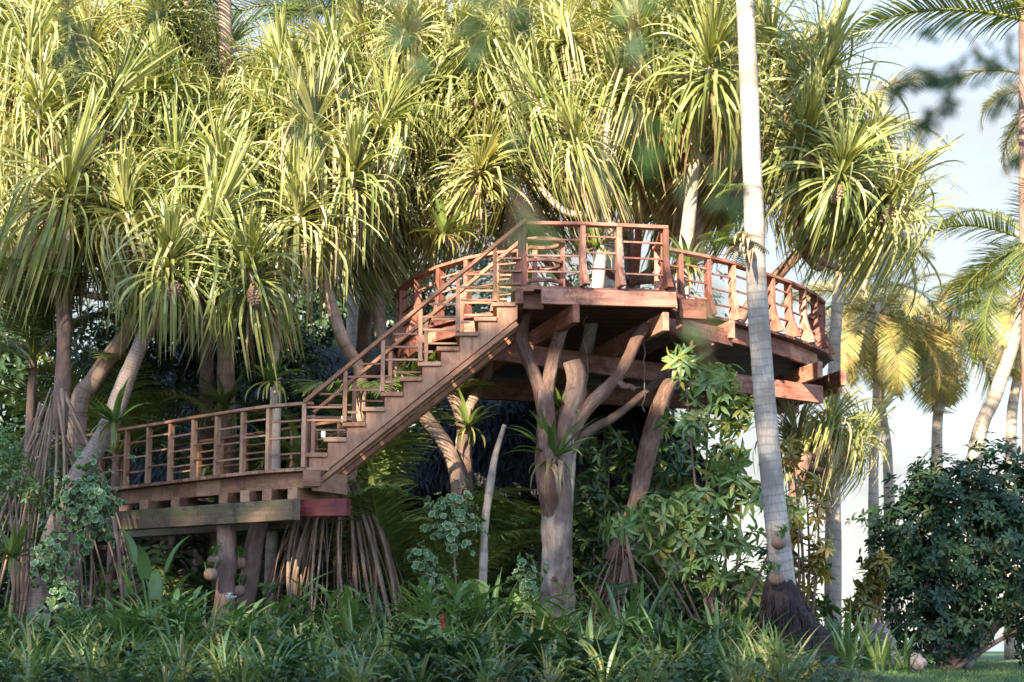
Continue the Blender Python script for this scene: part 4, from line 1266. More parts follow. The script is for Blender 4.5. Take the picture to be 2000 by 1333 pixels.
def limb(root, name, px, mat, Y=YF, n=18, wob=.03, rough=.30):
    pts = [at(a, b, c[0] if c else Y) for a, b, r, *c in px]
    m_ = MB(); m_.tube(pts, [ppm(q[2], Y) for q in px], n=n, k=12, wob=wob, rough=rough)
    return m_.build(name, M[mat], root, smooth=True)


limb(ft, 'trunk', [(1090, 1280, 38), (1089, 1200, 31), (1088, 1100, 29), (1089, 1020, 29), (1092, 960, 27), (1098, 900, 21), (1103, 850, 18)], 'deadwood', n=30)
limb(ft, 'bark_strip', [(1078, 1030, 14, 21.75), (1070, 965, 19, 21.62), (1069, 900, 20, 21.56), (1067, 840, 19, 21.55), (1065, 790, 18, 21.56), (1064, 765, 14, 21.58)], 'redbark', n=24)
limb(ft, 'limb', [(1063, 800, 16), (1052, 755, 14), (1038, 720, 12), (1026, 690, 12), (1019, 662, 12), (1026, 630, 9), (1034, 595, 9)], 'redbark')
limb(ft, 'limb', [(1066, 790, 15), (1073, 740, 12), (1080, 705, 12), (1090, 665, 13), (1103, 630, 11), (1112, 610, 11)], 'redbark')
limb(ft, 'limb', [(1090, 900, 22), (1096, 860, 22), (1108, 815, 23), (1122, 775, 22), (1126, 740, 20), (1118, 706, 17)], 'tanbark', n=26)
limb(ft, 'limb', [(1102, 885, 13), (1118, 840, 15), (1150, 795, 14), (1185, 760, 13), (1212, 730, 12), (1232, 690, 12), (1244, 660, 13), (1258, 643, 12), (1272, 640, 8)], 'redbark')
limb(ft, 'limb', [(1205, 745, 9), (1218, 756, 8), (1230, 757, 7), (1240, 763, 7)], 'redbark')
limb(ft, 'limb', [(1100, 900, 10, 22.3), (1150, 842, 9, 22.5), (1200, 815, 9, 22.7), (1250, 775, 8, 22.8), (1300, 730, 8, 22.9)], 'brownbark', n=8)
for px, py, r in ((1083, 1130, 7), (1100, 1145, 7), (1098, 1175, 8), (1110, 1090, 5), (1072, 1160, 5), (1130, 780, 7), (1083, 662, 5)):
    p = at(px, py, YF - ppm(33 if py > 900 else 15, YF) * .9)
    m_ = MB()
    for k in range(10):
        a = k / 10 * 6.283; b = (k + 1) / 10 * 6.283; w = ppm(r * .55, YF)
        m_.tube([p + Vector((math.cos(a) * w, 0, math.sin(a) * w * .8)), p + Vector((math.cos(b) * w, 0, math.sin(b) * w * .8))], w * .38, n=5, k=1)
    m_.tube([p + Vector((0, .03, 0)), p + Vector((0, -.004, 0))], w * .8, n=8, k=1)
    m_.build('knot', M['redbark'], ft, smooth=True)

pil = thing('trunk_post', 'upright rough tree trunk propping the mossy beam of the walkway', 'post', V(at(440, 1260, 21.9), .1))
limb(pil, 'trunk', [(432, 1275, 24), (438, 1200, 21), (444, 1120, 18), (445, 1060, 18), (443, 1010, 18)], 'brownbark', Y=21.9, n=14)
pil2 = thing('trunk_post', 'slanting rough tree trunk beside the upright one under the walkway', 'post', V(at(475, 1260, 22.5), .1))
limb(pil2, 'trunk', [(465, 1275, 20), (478, 1180, 18), (492, 1100, 17), (505, 1030, 16), (512, 1000, 15)], 'brownbark', Y=22.5, n=14)
sap = thing('tree_trunk', 'thin pale bare trunk standing apart from the forked tree', 'tree', V(at(944, 1200, 22), .15))
limb(sap, 'trunk', [(944, 1230, 8), (943, 1130, 8), (946, 1040, 8), (957, 950, 8), (970, 880, 6), (985, 830, 4)], 'palebark', Y=22, n=8, wob=.05)
vt = thing('forked_tree', 'dark forked tree in the shade under the staircase', 'tree', V(at(905, 1150, 24.9), .15))
limb(vt, 'trunk', [(915, 1200, 15), (912, 1050, 14), (908, 900, 14), (904, 815, 13)], 'brownbark', Y=24.9)
limb(vt, 'limb', [(904, 830, 12), (892, 790, 10), (868, 750, 9), (850, 700, 8)], 'brownbark', Y=24.9)
limb(vt, 'limb', [(904, 830, 12), (920, 790, 10), (950, 740, 9), (965, 690, 8)], 'brownbark', Y=24.9)
for px, py0, py1, w_, lab in ((1143, 618, 800, 6, 'thin crooked vine hanging under the front balcony'), (1256, 660, 805, 4, 'thin crooked vine hanging behind the long red limb')):
    t = thing('hanging_vine', lab, 'vine', at(px, py0, 22.2))
    pts = [at(px + random.uniform(-w_, w_), py0 + (py1 - py0) * k / 12, 22.2) for k in range(13)]
    m_ = MB(); m_.tube(pts, .009, n=5, k=2); m_.build('stem', M['vine'], t, smooth=True)

# ------------------------------------------------------------------ ferns on the trunks
NF = [nestfern_mesh(300 + k, n=18 + 3 * k, L=.78, w=.105, t0=.40 + .1 * k) for k in range(3)]
PF = [pinnate_fern_mesh(320 + k, t0=.45 + .12 * k) for k in range(2)]


def perch(name, label, cat, me, px, py, Y, sc=1.0, rz=None, tilt=0, mesh_name='fronds', dead=0):
    p = at(px, py, Y)
    t = thing(name, label, cat, p)
    mesh_obj(mesh_name, me, t, rot=(tilt, 0, random.uniform(0, 6.28) if rz is None else rz), scale=sc)
    for i in range(dead):
        m_ = MB()
        a = -1.57 + random.uniform(-.7, .7)
        strap(m_, p + Vector((random.uniform(-.14, .14), -.16, -.05)), a, -.4, random.uniform(.35, .75), .07, nseg=8, droop=2.5, tint=random.random(), keel=.5, twist=random.uniform(-1.5, 1.5), tipw=1.2)
        m_.build('dead_frond', M['dryleaf'], t)
    return t


perch('nest_fern', 'large nest fern with wavy fronds and dry strips in the forked tree', 'fern', NF[1], 1080, 892, 21.55, 1.05, dead=6)
perch('nest_fern', 'small fern growing in the crook of the pale cut limb', 'fern', NF[2], 1098, 800, 21.9, .6)
perch('nest_fern', 'nest fern perched on the ringed leaning trunk above the railing', 'fern', NF[0], 222, 822, 21.9, .85)
perch('nest_fern', 'nest fern on the slim pale trunk before the thatch', 'fern', NF[0], 530, 742, 22.6, .85)
perch('nest_fern', 'nest fern on the stout brown palm trunk behind the walkway', 'fern', NF[0], 440, 790, 24.7, 1.0)
perch('nest_fern', 'bright nest fern growing behind the foot of the stairs', 'fern', NF[2], 590, 900, 23.6, 1.05)
perch('nest_fern', 'bright nest fern beside the last bay of the walkway railing', 'fern', NF[2], 545, 880, 24.2, .95)
perch('nest_fern', 'sunlit fern under the hanging fruit behind the staircase', 'fern', NF[2], 868, 455, 23.6, .85)
perch('nest_fern', 'fern on the pale trunk inside the front balcony', 'fern', NF[2], 1168, 480, 23.3, .7)
perch('nest_fern', 'fern on the pale forked trunk just above the deck rail', 'fern', NF[2], 1345, 520, 23.8, .85)
perch('nest_fern', 'dark fern in the fork of the shaded tree', 'fern', NF[0], 915, 830, 24.6, .8)
perch('nest_fern', 'dark fern low at the picture edge below the stilt roots', 'fern', NF[1], 22, 1085, 21.3, .8)
perch('feather_fern', 'feathery fern clinging to the coconut trunk above the deck rail', 'fern', PF[1], 1428, 478, 20.4, .85, tilt=-.2)
perch('feather_fern', 'small feathery fern higher up the coconut trunk', 'fern', PF[1], 1435, 372, 20.45, .55, tilt=-.2)
perch('feather_fern', 'feathery fern on the ground before the black palm roots', 'fern', PF[1], 1490, 1285, 19.3, .75)
nb = thing('bark_collar', 'ragged pale husk collar hanging on the coconut trunk by the rail', 'husk', at(1464, 500, 20.4))
for i in range(16):
    m_ = MB(); a = random.uniform(2.6, 4.8)
    strap(m_, at(1464, 455 + 3 * i, 20.42) + Vector((.12 * math.cos(a), .12 * math.sin(a), 0)), a, -.2, random.uniform(.15, .4), .07, nseg=6, droop=2.2, tint=random.random(), keel=.4, twist=random.uniform(-1, 1), tipw=1)
    m_.build('husk_strip', M['dryleaf'], nb)

# ------------------------------------------------------------------ young palms
def young_palm(label, px, Y, n, el, sc, fr, seed, z=None, az0=0, azs=None):
    r = random.Random(seed)
    p = at(px, 1200, Y); p.z = ground_z(p.x, p.y) - .03
    t = thing('young_palm', label, 'palm', p)
    m_ = MB(); m_.tube([p, p + Vector((0, 0, z or .5))], [.09, .06], n=8, k=1); m_.build('trunk', M['brownbark'], t, smooth=True)
    for i in range(n):
        az = (azs[i] if azs else az0 + i * 2.39996) + r.uniform(-.2, .2)
        e = r.uniform(*el)
        q = Matrix.Rotation(az, 4, 'Z') @ Matrix.Rotation(-(e - .5), 4, 'Y') @ Matrix.Rotation(r.uniform(-.3, .3), 4, 'X')
        mesh_obj('frond', r.choice(fr), t, (0, 0, (z or .5)), q, sc * r.uniform(.9, 1.1))
    return t


young_palm('young palm drooping long fronds under the slope of the stairs', 775, 23.2, 10, (1.1, 1.45), .95, FR_MID, 41, z=.6)
young_palm('young palm with hanging fronds beside the shaded forked tree', 865, 23.4, 7, (1.1, 1.4), .8, FR_MID, 42, z=.5)
young_palm('young palm raising bright comb-like fronds behind the stair railing', 725, 25.0, 8, (1.15, 1.5), 1.0, FR_MID, 43, z=2.2)
young_palm('young palm spreading dark fronds above the stilt roots', 40, 23.9, 11, (.3, 1.2), .72, FR_GRN, 44, z=4.2)
young_palm('young palm with low dark fronds behind the leaning trunks', 215, 25.2, 10, (.2, 1.2), .75, FR_GRN, 45, z=3.0)

# ------------------------------------------------------------------ shrubs
def shrub(name, label, cat, blobs, mat, L, base, Y, per=6, tpl=None, n0=60, t0=.45, stems=True, stem_r=.02, seed=1, droop=.2, shell=.35, tv=.2, group=None):
    """blobs: (px, py, rx_px, rz_px[, dY]) crown lumps, each a part"""
    b = at(base, 1240, Y); b.z = ground_z(b.x, b.y) - .04
    t = thing(name, label, cat, b, group)
    for i, q in enumerate(blobs):
        px, py, rx, rz = q[:4]; y = Y + (q[4] if len(q) > 4 else 0)
        c = at(px, py, y); ex, ez = ppm(rx, y), ppm(rz, y)
        n = max(10, int(n0 * ex * ez / .25))
        me = whorl_bush(mat, seed * 37 + i, n, (ex, min(ex, ez) * .9, ez), L, per=per, tpl=tpl, t0=t0, droop=droop, shell=shell, tv=tv)
        mesh_obj('foliage', me, t, c - b)
        if stems:
            m_ = MB(); m_.tube([b, b.lerp(c, .5) + Vector((random.uniform(-.1, .1), .05, .1)), c + Vector((0, 0, ez * .3))], [stem_r * 1.3, stem_r, stem_r * .5], n=6, k=4, wob=.05)
            m_.build('stem', M['brownbark'], t, smooth=True)
    return t


shrub('whorled_shrub', 'fresh green shrub of drooping leaf whorls climbing beside the coconut trunk', 'shrub',
      [(1385, 745, 55, 45), (1335, 700, 25, 22), (1425, 800, 50, 42), (1345, 830, 45, 34), (1415, 890, 55, 42), (1450, 960, 60, 40), (1365, 985, 70, 42), (1280, 1000, 60, 32, -.4), (1330, 1050, 62, 40, -.3), (1420, 1050, 62, 42, -.3), (1370, 1120, 60, 34, -.4), (1460, 1140, 40, 34), (1230, 1025, 36, 24, -.5), (1540, 1000, 28, 30, -.6)],
      'lush', .22, 1400, 21.6, per=7, tpl=LT, n0=60, t0=.75, seed=5, stem_r=.018, droop=.3)
shrub('broadleaf_shrub', 'dark leafy shrub between the forked tree and the leaning limb tree', 'shrub',
      [(1190, 880, 60, 50), (1160, 960, 55, 50), (1220, 1000, 60, 50), (1160, 1080, 50, 60), (1250, 920, 40, 40), (1310, 900, 50, 60)], 'broad', .2, 1190, 24.2, per=6, tpl=LT, n0=60, t0=.75, seed=6)
shrub('croton', 'yellow green croton shrub tucked behind the coconut trunk base', 'shrub',
      [(1575, 950, 30, 36), (1600, 1000, 32, 34), (1560, 1040, 40, 34), (1590, 1075, 34, 40), (1550, 1130, 34, 38), (1600, 1110, 18, 28), (1570, 1200, 30, 44), (1545, 880, 30, 36)], 'croton', .17, 1568, 22.4, per=7, tpl=LT, n0=46, t0=.42, tv=.28, seed=7)
bush = shrub('broadleaf_bush', 'big dark green round bush growing on the lawn edge before the sea', 'bush',
             [(1895, 1050, 185, 150), (1790, 1040, 95, 100), (1960, 960, 110, 100), (1850, 960, 90, 75), (1760, 1110, 70, 60), (1830, 1160, 110, 110), (1990, 1090, 100, 150), (1800, 1235, 80, 55), (1880, 1225, 60, 55), (2018, 1235, 55, 60)],
             'bushleaf', .14, 1850, 26.0, per=6, n0=95, t0=.45, tv=.25, seed=8, stem_r=.04, droop=.05, shell=.5)
m_ = MB(); m_.tube([at(1875, 1300, 26.3), at(1920, 1240, 26.4), at(1968, 1180, 26.5), at(2030, 1090, 26.6)], [.17, .14, .13, .12], n=12, k=5, wob=.05)
m_.build('trunk', M['farbark'], bush, smooth=True)
shrub('cordyline', 'stalky shrub with reddish tufts left of the big dark bush'.replace('left of', 'hugging'), 'shrub', [(1700, 1150, 22, 30), (1680, 1190, 20, 20), (1715, 1100, 16, 22)], 'croton', .22, 1750, 24.5, per=9, tpl=LT, n0=110, t0=.15, seed=9)
shrub('small_leaf_shrub', 'fine-leaved yellow green shrub at the picture edge under the stilt roots', 'shrub', [(25, 930, 45, 50), (5, 870, 35, 40), (55, 965, 30, 30)], 'lush', .085, 30, 21.8, per=6, n0=190, t0=.5, seed=10)
shrub('whorled_shrub', 'shrub of hand-shaped leaves between the stilt roots and the walkway', 'shrub', [(110, 905, 35, 30), (150, 930, 30, 22), (85, 1010, 30, 30)], 'lush', .2, 120, 22.9, per=7, tpl=LT, n0=60, t0=.3, seed=11)


# round cream-edged clumps
def varieg(label, px, py, Y, ell, n, seed):
    c = at(px, py, Y)
    b = Vector((c.x + .05, c.y + .1, ground_z(c.x, c.y) - .04))
    t = thing('variegated_shrub', label, 'shrub', b)
    mesh_obj('foliage', varieg_mesh(seed, n, ell), t, c - b)
    m_ = MB(); m_.tube([b, b.lerp(c, .6) + Vector((.06, 0, 0)), c], [.02, .016, .01], n=6, k=4); m_.build('stem', M['brownbark'], t, smooth=True)


varieg('tall clump of round cream-edged leaves hanging below the ringed leaning trunk', 170, 985, 21.3, (.36, .28, .50), 330, 51)
varieg('lower clump of round cream-edged leaves among the stilt roots', 98, 1092, 21.2, (.27, .22, .36), 190, 52)
varieg('small round-leaved clump close to the ground by the stilt roots', 125, 1165, 21.0, (.17, .15, .17), 70, 53)
varieg('pale clump of round cream-edged leaves beside the thin pale trunk', 878, 1018, 21.6, (.32, .26, .38), 230, 54)
varieg('little round-leaved clump under the pale one', 826, 1090, 21.6, (.16, .13, .15), 50, 55)
varieg('round-leaved clump low against the pale forked trunk', 1030, 1135, 21.2, (.17, .15, .24), 90, 56)
varieg('round-leaved clump at the foot of the thin pale trunk', 922, 1165, 21.3, (.14, .12, .18), 60, 57)
varieg('yellowing round-leaved clump over the dead stems', 850, 1135, 21.5, (.2, .15, .15), 60, 58)

# dark filler shrubs further back in the bed
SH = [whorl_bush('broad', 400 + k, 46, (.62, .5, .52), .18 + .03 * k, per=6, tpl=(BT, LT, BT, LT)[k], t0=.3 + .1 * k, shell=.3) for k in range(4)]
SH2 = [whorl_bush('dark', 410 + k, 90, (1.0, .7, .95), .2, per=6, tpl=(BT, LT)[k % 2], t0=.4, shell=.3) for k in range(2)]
r_ = random.Random(77)
for i in range(26):
    x = -6.6 + i * .42 + r_.uniform(-.2, .2); y = r_.uniform(21.2, 24)
    if x > 4.2: continue
    t = thing('shrub', 'leafy dark green shrub in the shaded bed under the deck and walkway', 'shrub', (x, y, ground_z(x, y)), 'shrubs in the shaded bed')
    mesh_obj('foliage', SH[r_.randrange(4)], t, (0, 0, .35 + r_.uniform(-.1, .2)), (0, 0, r_.uniform(0, 6.28)), r_.uniform(.75, 1.15))
for i in range(17):
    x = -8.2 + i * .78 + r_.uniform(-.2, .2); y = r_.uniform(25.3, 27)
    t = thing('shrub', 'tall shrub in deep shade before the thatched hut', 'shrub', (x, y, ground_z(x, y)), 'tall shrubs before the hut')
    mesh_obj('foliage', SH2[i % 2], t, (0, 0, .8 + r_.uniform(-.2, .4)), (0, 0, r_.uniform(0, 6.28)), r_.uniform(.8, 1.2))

# shade trees behind the screw pines
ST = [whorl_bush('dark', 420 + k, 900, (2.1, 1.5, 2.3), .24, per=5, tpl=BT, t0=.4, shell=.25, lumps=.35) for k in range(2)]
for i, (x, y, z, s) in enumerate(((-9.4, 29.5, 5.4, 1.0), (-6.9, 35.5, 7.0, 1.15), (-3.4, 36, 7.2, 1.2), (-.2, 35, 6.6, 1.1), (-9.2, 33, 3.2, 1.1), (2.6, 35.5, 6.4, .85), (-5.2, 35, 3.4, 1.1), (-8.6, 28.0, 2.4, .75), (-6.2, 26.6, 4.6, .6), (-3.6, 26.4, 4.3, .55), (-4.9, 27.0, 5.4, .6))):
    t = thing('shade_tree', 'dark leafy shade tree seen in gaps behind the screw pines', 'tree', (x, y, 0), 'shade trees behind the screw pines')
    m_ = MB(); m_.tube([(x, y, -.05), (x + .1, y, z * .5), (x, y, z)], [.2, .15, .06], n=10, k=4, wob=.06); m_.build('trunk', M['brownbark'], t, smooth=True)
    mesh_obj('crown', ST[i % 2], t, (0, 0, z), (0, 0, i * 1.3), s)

# ------------------------------------------------------------------ planting bed: lilies, gingers, flowers
LILY = [strappy_mesh(500 + k, 16 + 3 * k, .68, .036, el=(48, 89), droop=(.4, 2.0), t0=.48 + .1 * k) for k in range(5)]
BLADE = [strappy_mesh(510 + k, 11 + k, .85, .078, el=(58, 88), droop=(.2, .9), t0=.55 + .1 * k, keel=.2) for k in range(3)]
GING = [ginger_mesh(520 + k, stems=5 + k, H=.85, L=.36, t0=.38 + .08 * k) for k in range(4)]
BROADG = [ginger_mesh(530 + k, stems=4, H=.5, L=.34, t0=.35 + .1 * k, mat='broad', wid=.4) for k in range(2)]


def clump(name, label, cat, me, x, y, sc, group, rz=None, mesh_name='leaves'):
    o = bpy.data.objects.new(name, me)
    COL.objects.link(o)
    o.location = (x, y, ground_z(x, y) - .01)
    o.rotation_euler = (0, 0, r_.uniform(0, 6.28) if rz is None else rz)
    o.scale = (sc,) * 3
    ORG[o.name] = Vector(o.location)
    return tag(o, label, cat, group)


for row, (y0, n, smin, smax) in enumerate(((15.9, 17, .65, 1.0), (16.7, 16, .7, 1.15), (17.6, 17, .7, 1.25), (18.5, 22, .9, 1.2), (19.5, 18, .8, 1.2), (20.4, 12, .9, 1.25))):
    for i in range(n):
        x = -6.0 + (i + r_.uniform(-.4, .4)) * (9.0 + row * .3) / n; y = y0 + r_.uniform(-.3, .3)
        if x > 2.75 + row * .1: continue
        clump('lily_clump', 'low clump of arching strap-like lily leaves in the planting bed', 'lily', LILY[r_.randrange(5)], x, y, r_.uniform(smin, smax), 'lily clumps in the planting bed')
for i in range(22):
    x = -6.4 + (i + r_.uniform(-.4, .4)) * 9.3 / 22; y = r_.uniform(18.6, 21.0)
    if abs(x - .6) < .25 and y > 20.2: y = 19.2
    clump('ginger_plant', 'leafy ginger plant with long lance leaves in the planting bed', 'ginger plant', GING[r_.randrange(4)], x, y, r_.uniform(.55, 1.1), 'ginger plants in the planting bed')
for i in range(22):
    x = -6.2 + (i + r_.uniform(-.4, .4)) * 9.0 / 22; y = r_.uniform(16.4, 20.2)
    clump('broadleaf_plant', 'short broad-leaved plant among the lilies', 'plant', BROADG[r_.randrange(2)], x, y, r_.uniform(.7, 1.1), 'short broad-leaved plants among the lilies')
for i, (px, Y, s) in enumerate(((390, 20.6, 1.0), (555, 20.8, 1.0), (625, 20.4, .9), (760, 20.6, 1.1), (815, 20.3, 1.15), (880, 20.6, .9), (955, 20.2, 1.3), (1105, 20.0, .9), (1215, 20.5, 1.35), (1250, 20.6, 1.25), (1330, 20.4, .9), (310, 20.4, 1.0), (215, 20.8, .9), (60, 20.3, 1.0), (140, 19.0, .8), (450, 19.4, .85), (520, 19.0, .8), (690, 19.2, .9), (1010, 19.2, .85), (1160, 19.3, .95), (1290, 19.2, .95), (1400, 19.6, 1.0), (1450, 20.4, 1.0), (905, 19.0, .9), (250, 18.6, .8))):
    p = at(px, 1240, Y)
    clump('blade_plant', 'upright plant of broad sword leaves standing out of the bed', 'plant', BLADE[i % 3], p.x, p.y, s, 'upright sword-leaved plants')
for px, Y, s in ((1600, 20.9, .9), (1640, 21.4, 1.0), (1660, 20.6, .8), (1690, 21.6, 1.0), (1715, 20.9, .8), (1620, 22.0, 1.1), (1740, 22.0, .9), (1765, 21.4, .7), (1655, 22.6, 1.1)):
    p = at(px, 1240, Y)
    clump('sword_plant', 'stiff upright leafy clump at the lawn edge past the coconut palm', 'plant', (BLADE + LILY)[r_.randrange(6)], p.x, p.y, s, 'stiff clumps at the lawn edge')
for i in range(26):
    x = -5.6 + (i + r_.uniform(-.4, .4)) * 8.3 / 26; y = r_.uniform(16.6, 19.4)
    clump('blade_plant', 'broad bright sword leaves rising among the front lilies', 'plant', BLADE[i % 3], x, y, r_.uniform(.6, 1.0), 'sword-leaved plants among the front lilies')
SH3 = [whorl_bush(mt, 440 + k, 34, (.42, .36, .36), L_, per=7, tpl=LT, t0=.5, shell=.3) for k, (mt, L_) in enumerate((('lush', .15), ('broad', .17), ('broad', .09)))]
for i in range(20):
    x = -5.9 + (i + r_.uniform(-.4, .4)) * 8.7 / 20; y = r_.uniform(17.2, 20.0)
    t = thing('low_shrub', 'low leafy shrub mixed in with the lilies near the front', 'shrub', (x, y, ground_z(x, y)), 'low shrubs among the lilies')
    mesh_obj('foliage', SH3[r_.randrange(3)], t, (0, 0, .22), (0, 0, r_.uniform(0, 6.28)), r_.uniform(.7, 1.2))
# small ground cover between them
n = 11000
g_ = np.random.default_rng(9)
P = np.stack([g_.uniform(-6.6, 3.3, n), g_.uniform(15.2, 22.5, n), np.zeros(n)], 1)
P[:, 2] = [bed_h(x, y) for x, y in P[:, :2]]
P[:, 2] += g_.uniform(.02, .32, n)
az = g_.uniform(0, 6.28, n)
D = np.stack([np.cos(az), np.sin(az), g_.uniform(-.2, .9, n)], 1)
mb = MB(); scatter(mb, LT, P, D, np.stack([g_.normal(0, .4, n), g_.normal(0, .4, n), np.ones(n)], 1), g_.uniform(.06, .16, n), np.clip(g_.normal(.45, .25, n), 0, .97))
tag(mb.build('ground_cover', M['broad']), 'small leafy ground cover filling the planting bed', 'ground cover', kind='stuff')

# flowers
def flower_stalk(name, label, px, py, Y, kind_, group=None):
    c = at(px, py, Y); b = Vector((c.x + random.uniform(-.1, .1), c.y + .05, ground_z(c.x, c.y)))
    t = thing(name, label, 'flower', b, group)
    m_ = MB(); m_.tube([b, b.lerp(c, .6), c], [.008, .007, .006], n=5, k=3, tint=.5); m_.build('stem', M['strappy'], t, smooth=True)
    m_ = MB()
    if kind_ == 'red':
        gq = np.random.default_rng(int(px))
        k = 34
        zz = np.linspace(-.10, .10, k); a = np.arange(k) * 2.4
        Pp = np.stack([np.zeros(k), np.zeros(k), zz], 1) + np.array(c)
        Dd = np.stack([np.cos(a), np.sin(a), np.full(k, 1.3)], 1)
        scatter(m_, leaf_template(w=.5, fold=.2, droop=-.3), Pp, Dd, np.stack([-np.cos(a), -np.sin(a), np.ones(k)], 1), np.linspace(.085, .035, k), np.ones(k))
        m_.build('bloom', M['petalred'], t)
    else:
        for f in range(5):
            o = c + Vector((random.uniform(-.06, .06), random.uniform(-.05, .05), random.uniform(-.03, .04)))
            for k in range(6):
                strap(m_, o, k * 1.047 + f, .7, .09, .014, nseg=4, droop=2.2, tint=1, keel=.1)
        m_.build('bloom', M['petalwhite'], t)


flower_stalk('red_ginger', 'tallest red ginger bloom above the lilies', 865, 1220, 19.2, 'red')
flower_stalk('red_ginger', 'largest red ginger bloom low among the lily leaves', 870, 1290, 18.4, 'red')
flower_stalk('red_ginger', 'half hidden red ginger bloom beside the taller two', 824, 1266, 18.9, 'red')
for px, py, Y in ((352, 1268, 18.5), (702, 1280, 18.3), (1065, 1285, 18.3), (1225, 1298, 18.2), (452, 1168, 21.0), (1345, 1297, 18.4)):
    flower_stalk('spider_lily', 'white spidery lily bloom among green strap leaves', px, py, Y, 'white', 'white lily blooms')

# heliconia with torn leaves
hel = thing('heliconia', 'heliconia with large torn paddle leaves under the walkway', 'plant', V(at(305, 1240, 21.3), .2))
hb_ = hel.location
g_ = np.random.default_rng(3)
for px, py, lean, L, az in ((268, 1048, -.1, .55, 2.6), (325, 1068, .35, .6, .5), (300, 1120, .1, .5, 1.8), (262, 1110, -.3, .45, 3.6), (335, 1130, .4, .5, -.3), (290, 1080, 0, .5, 4.6)):
    c = at(px, py, 21.3) + Vector((0, random.uniform(-.2, .2), 0))
    m_ = MB(); m_.tube([hb_, Vector(hb_).lerp(c, .6), c - Vector((0, 0, .3))], [.022, .016, .01], n=6, k=3, tint=.5)
    strap(m_, c - Vector((0, 0, .32)), az, 1.3, L, .19, nseg=10, droop=1.1, tint=g_.uniform(.3, .8), keel=.2, tipw=.8)
    m_.build('leaf', M['lush'], hel)

# coconut-shell planters hung on the trunks
def shell_planter(label, px, py, Y, leaf=True, sc=1.0):
    c = at(px, py, Y)
    t = thing('coconut_planter', label, 'planter', c)
    m_ = MB(); R_ = .105 * sc
    prof = [(-.95, .25), (-.75, .66), (-.4, .92), (0, 1.0), (.35, .93), (.62, .78), (.8, .62)]
    n_ = 20; vs, q, gs = [], [], []
    for z, r in prof:
        for k in range(n_):
            a = k / n_ * 6.283
            rr = r * (1 + .045 * (1 if k % 2 else -1)) * R_
            vs.append((c.x + math.cos(a) * rr, c.y + math.sin(a) * rr, c.z + z * R_)); gs.append((z * R_, a * R_, 0))
    for j in range(len(prof) - 1):
        for k in range(n_): q.append((j * n_ + k, j * n_ + (k + 1) % n_, (j + 1) * n_ + (k + 1) % n_, (j + 1) * n_ + k))
    m_.add(vs, quads=q, ngons=[list(range(n_))[::-1]], gr=gs)
    m_.build('shell', M['husk'], t, smooth=True)
    m_ = MB(); m_.tube([c + Vector((0, 0, .55 * R_)), c + Vector((0, 0, .7 * R_))], .7 * R_, n=12, k=1); m_.build('moss', M['darkroot'], t)
    if leaf:
        o = mesh_obj('plant', ginger_mesh(int(px), stems=4, H=.14, L=.11, t0=.6), t, (0, 0, .06 * sc))


shell_planter('ribbed coconut shell planter low on the upright walkway trunk', 412, 1122, 21.5, sc=.85)
shell_planter('coconut shell planter with a green shoot above the ribbed one', 418, 1097, 21.6, sc=.85)
shell_planter('coconut shell planter high on the slanting walkway trunk', 468, 1100, 22.0, sc=.85)
shell_planter('coconut shell planter halfway down the slanting walkway trunk', 467, 1155, 21.9, sc=.8)
shell_planter('large coconut shell planter at the foot of the walkway trunks', 454, 1208, 21.3, sc=1.1)
shell_planter('coconut shell planter on the coconut trunk, the upper of two', 1521, 1060, 20.3, sc=.85)
shell_planter('coconut shell planter on the coconut trunk, the lower of two', 1515, 1130, 20.3, sc=.85)

# rocks on the lawn edge
for px, py, Y, s, lab in ((1712, 1252, 23.2, .23, 'large brown rock among the leaves at the lawn edge'), (1745, 1292, 22.3, .13, 'small brown rock in front of the large one'), (1788, 1293, 23.5, .12, 'grey rock at the shaded foot of the bush'), (1690, 1285, 22.6, .1, 'half buried rock behind the sword leaves')):
    c = at(px, py, Y); c.z = max(c.z, s * .5)
    m_ = MB()
    nz_, na = 8, 14
    g_ = np.random.default_rng(int(px)); ph = g_.uniform(0, 6, 6)
    vs, q = [], []
    for j in range(nz_ + 1):
        th = j / nz_ * math.pi
        for k in range(na):
            a = k / na * 6.283
            rr = s * (1 + .16 * math.sin(2 * a + ph[0] + th * 2) + .10 * math.sin(5 * a + ph[1] - th * 3) + .06 * g_.normal())
            vs.append((c.x + math.sin(th) * math.cos(a) * rr * 1.15, c.y + math.sin(th) * math.sin(a) * rr, c.z + math.cos(th) * rr * .9))
    for j in range(nz_):
        for k in range(na): q.append((j * na + k, (j + 1) * na + k, (j + 1) * na + (k + 1) % na, j * na + (k + 1) % na))
    m_.add(vs, quads=q)
    tag(m_.build('rock', M['rock'], loc=c), lab, 'rock')

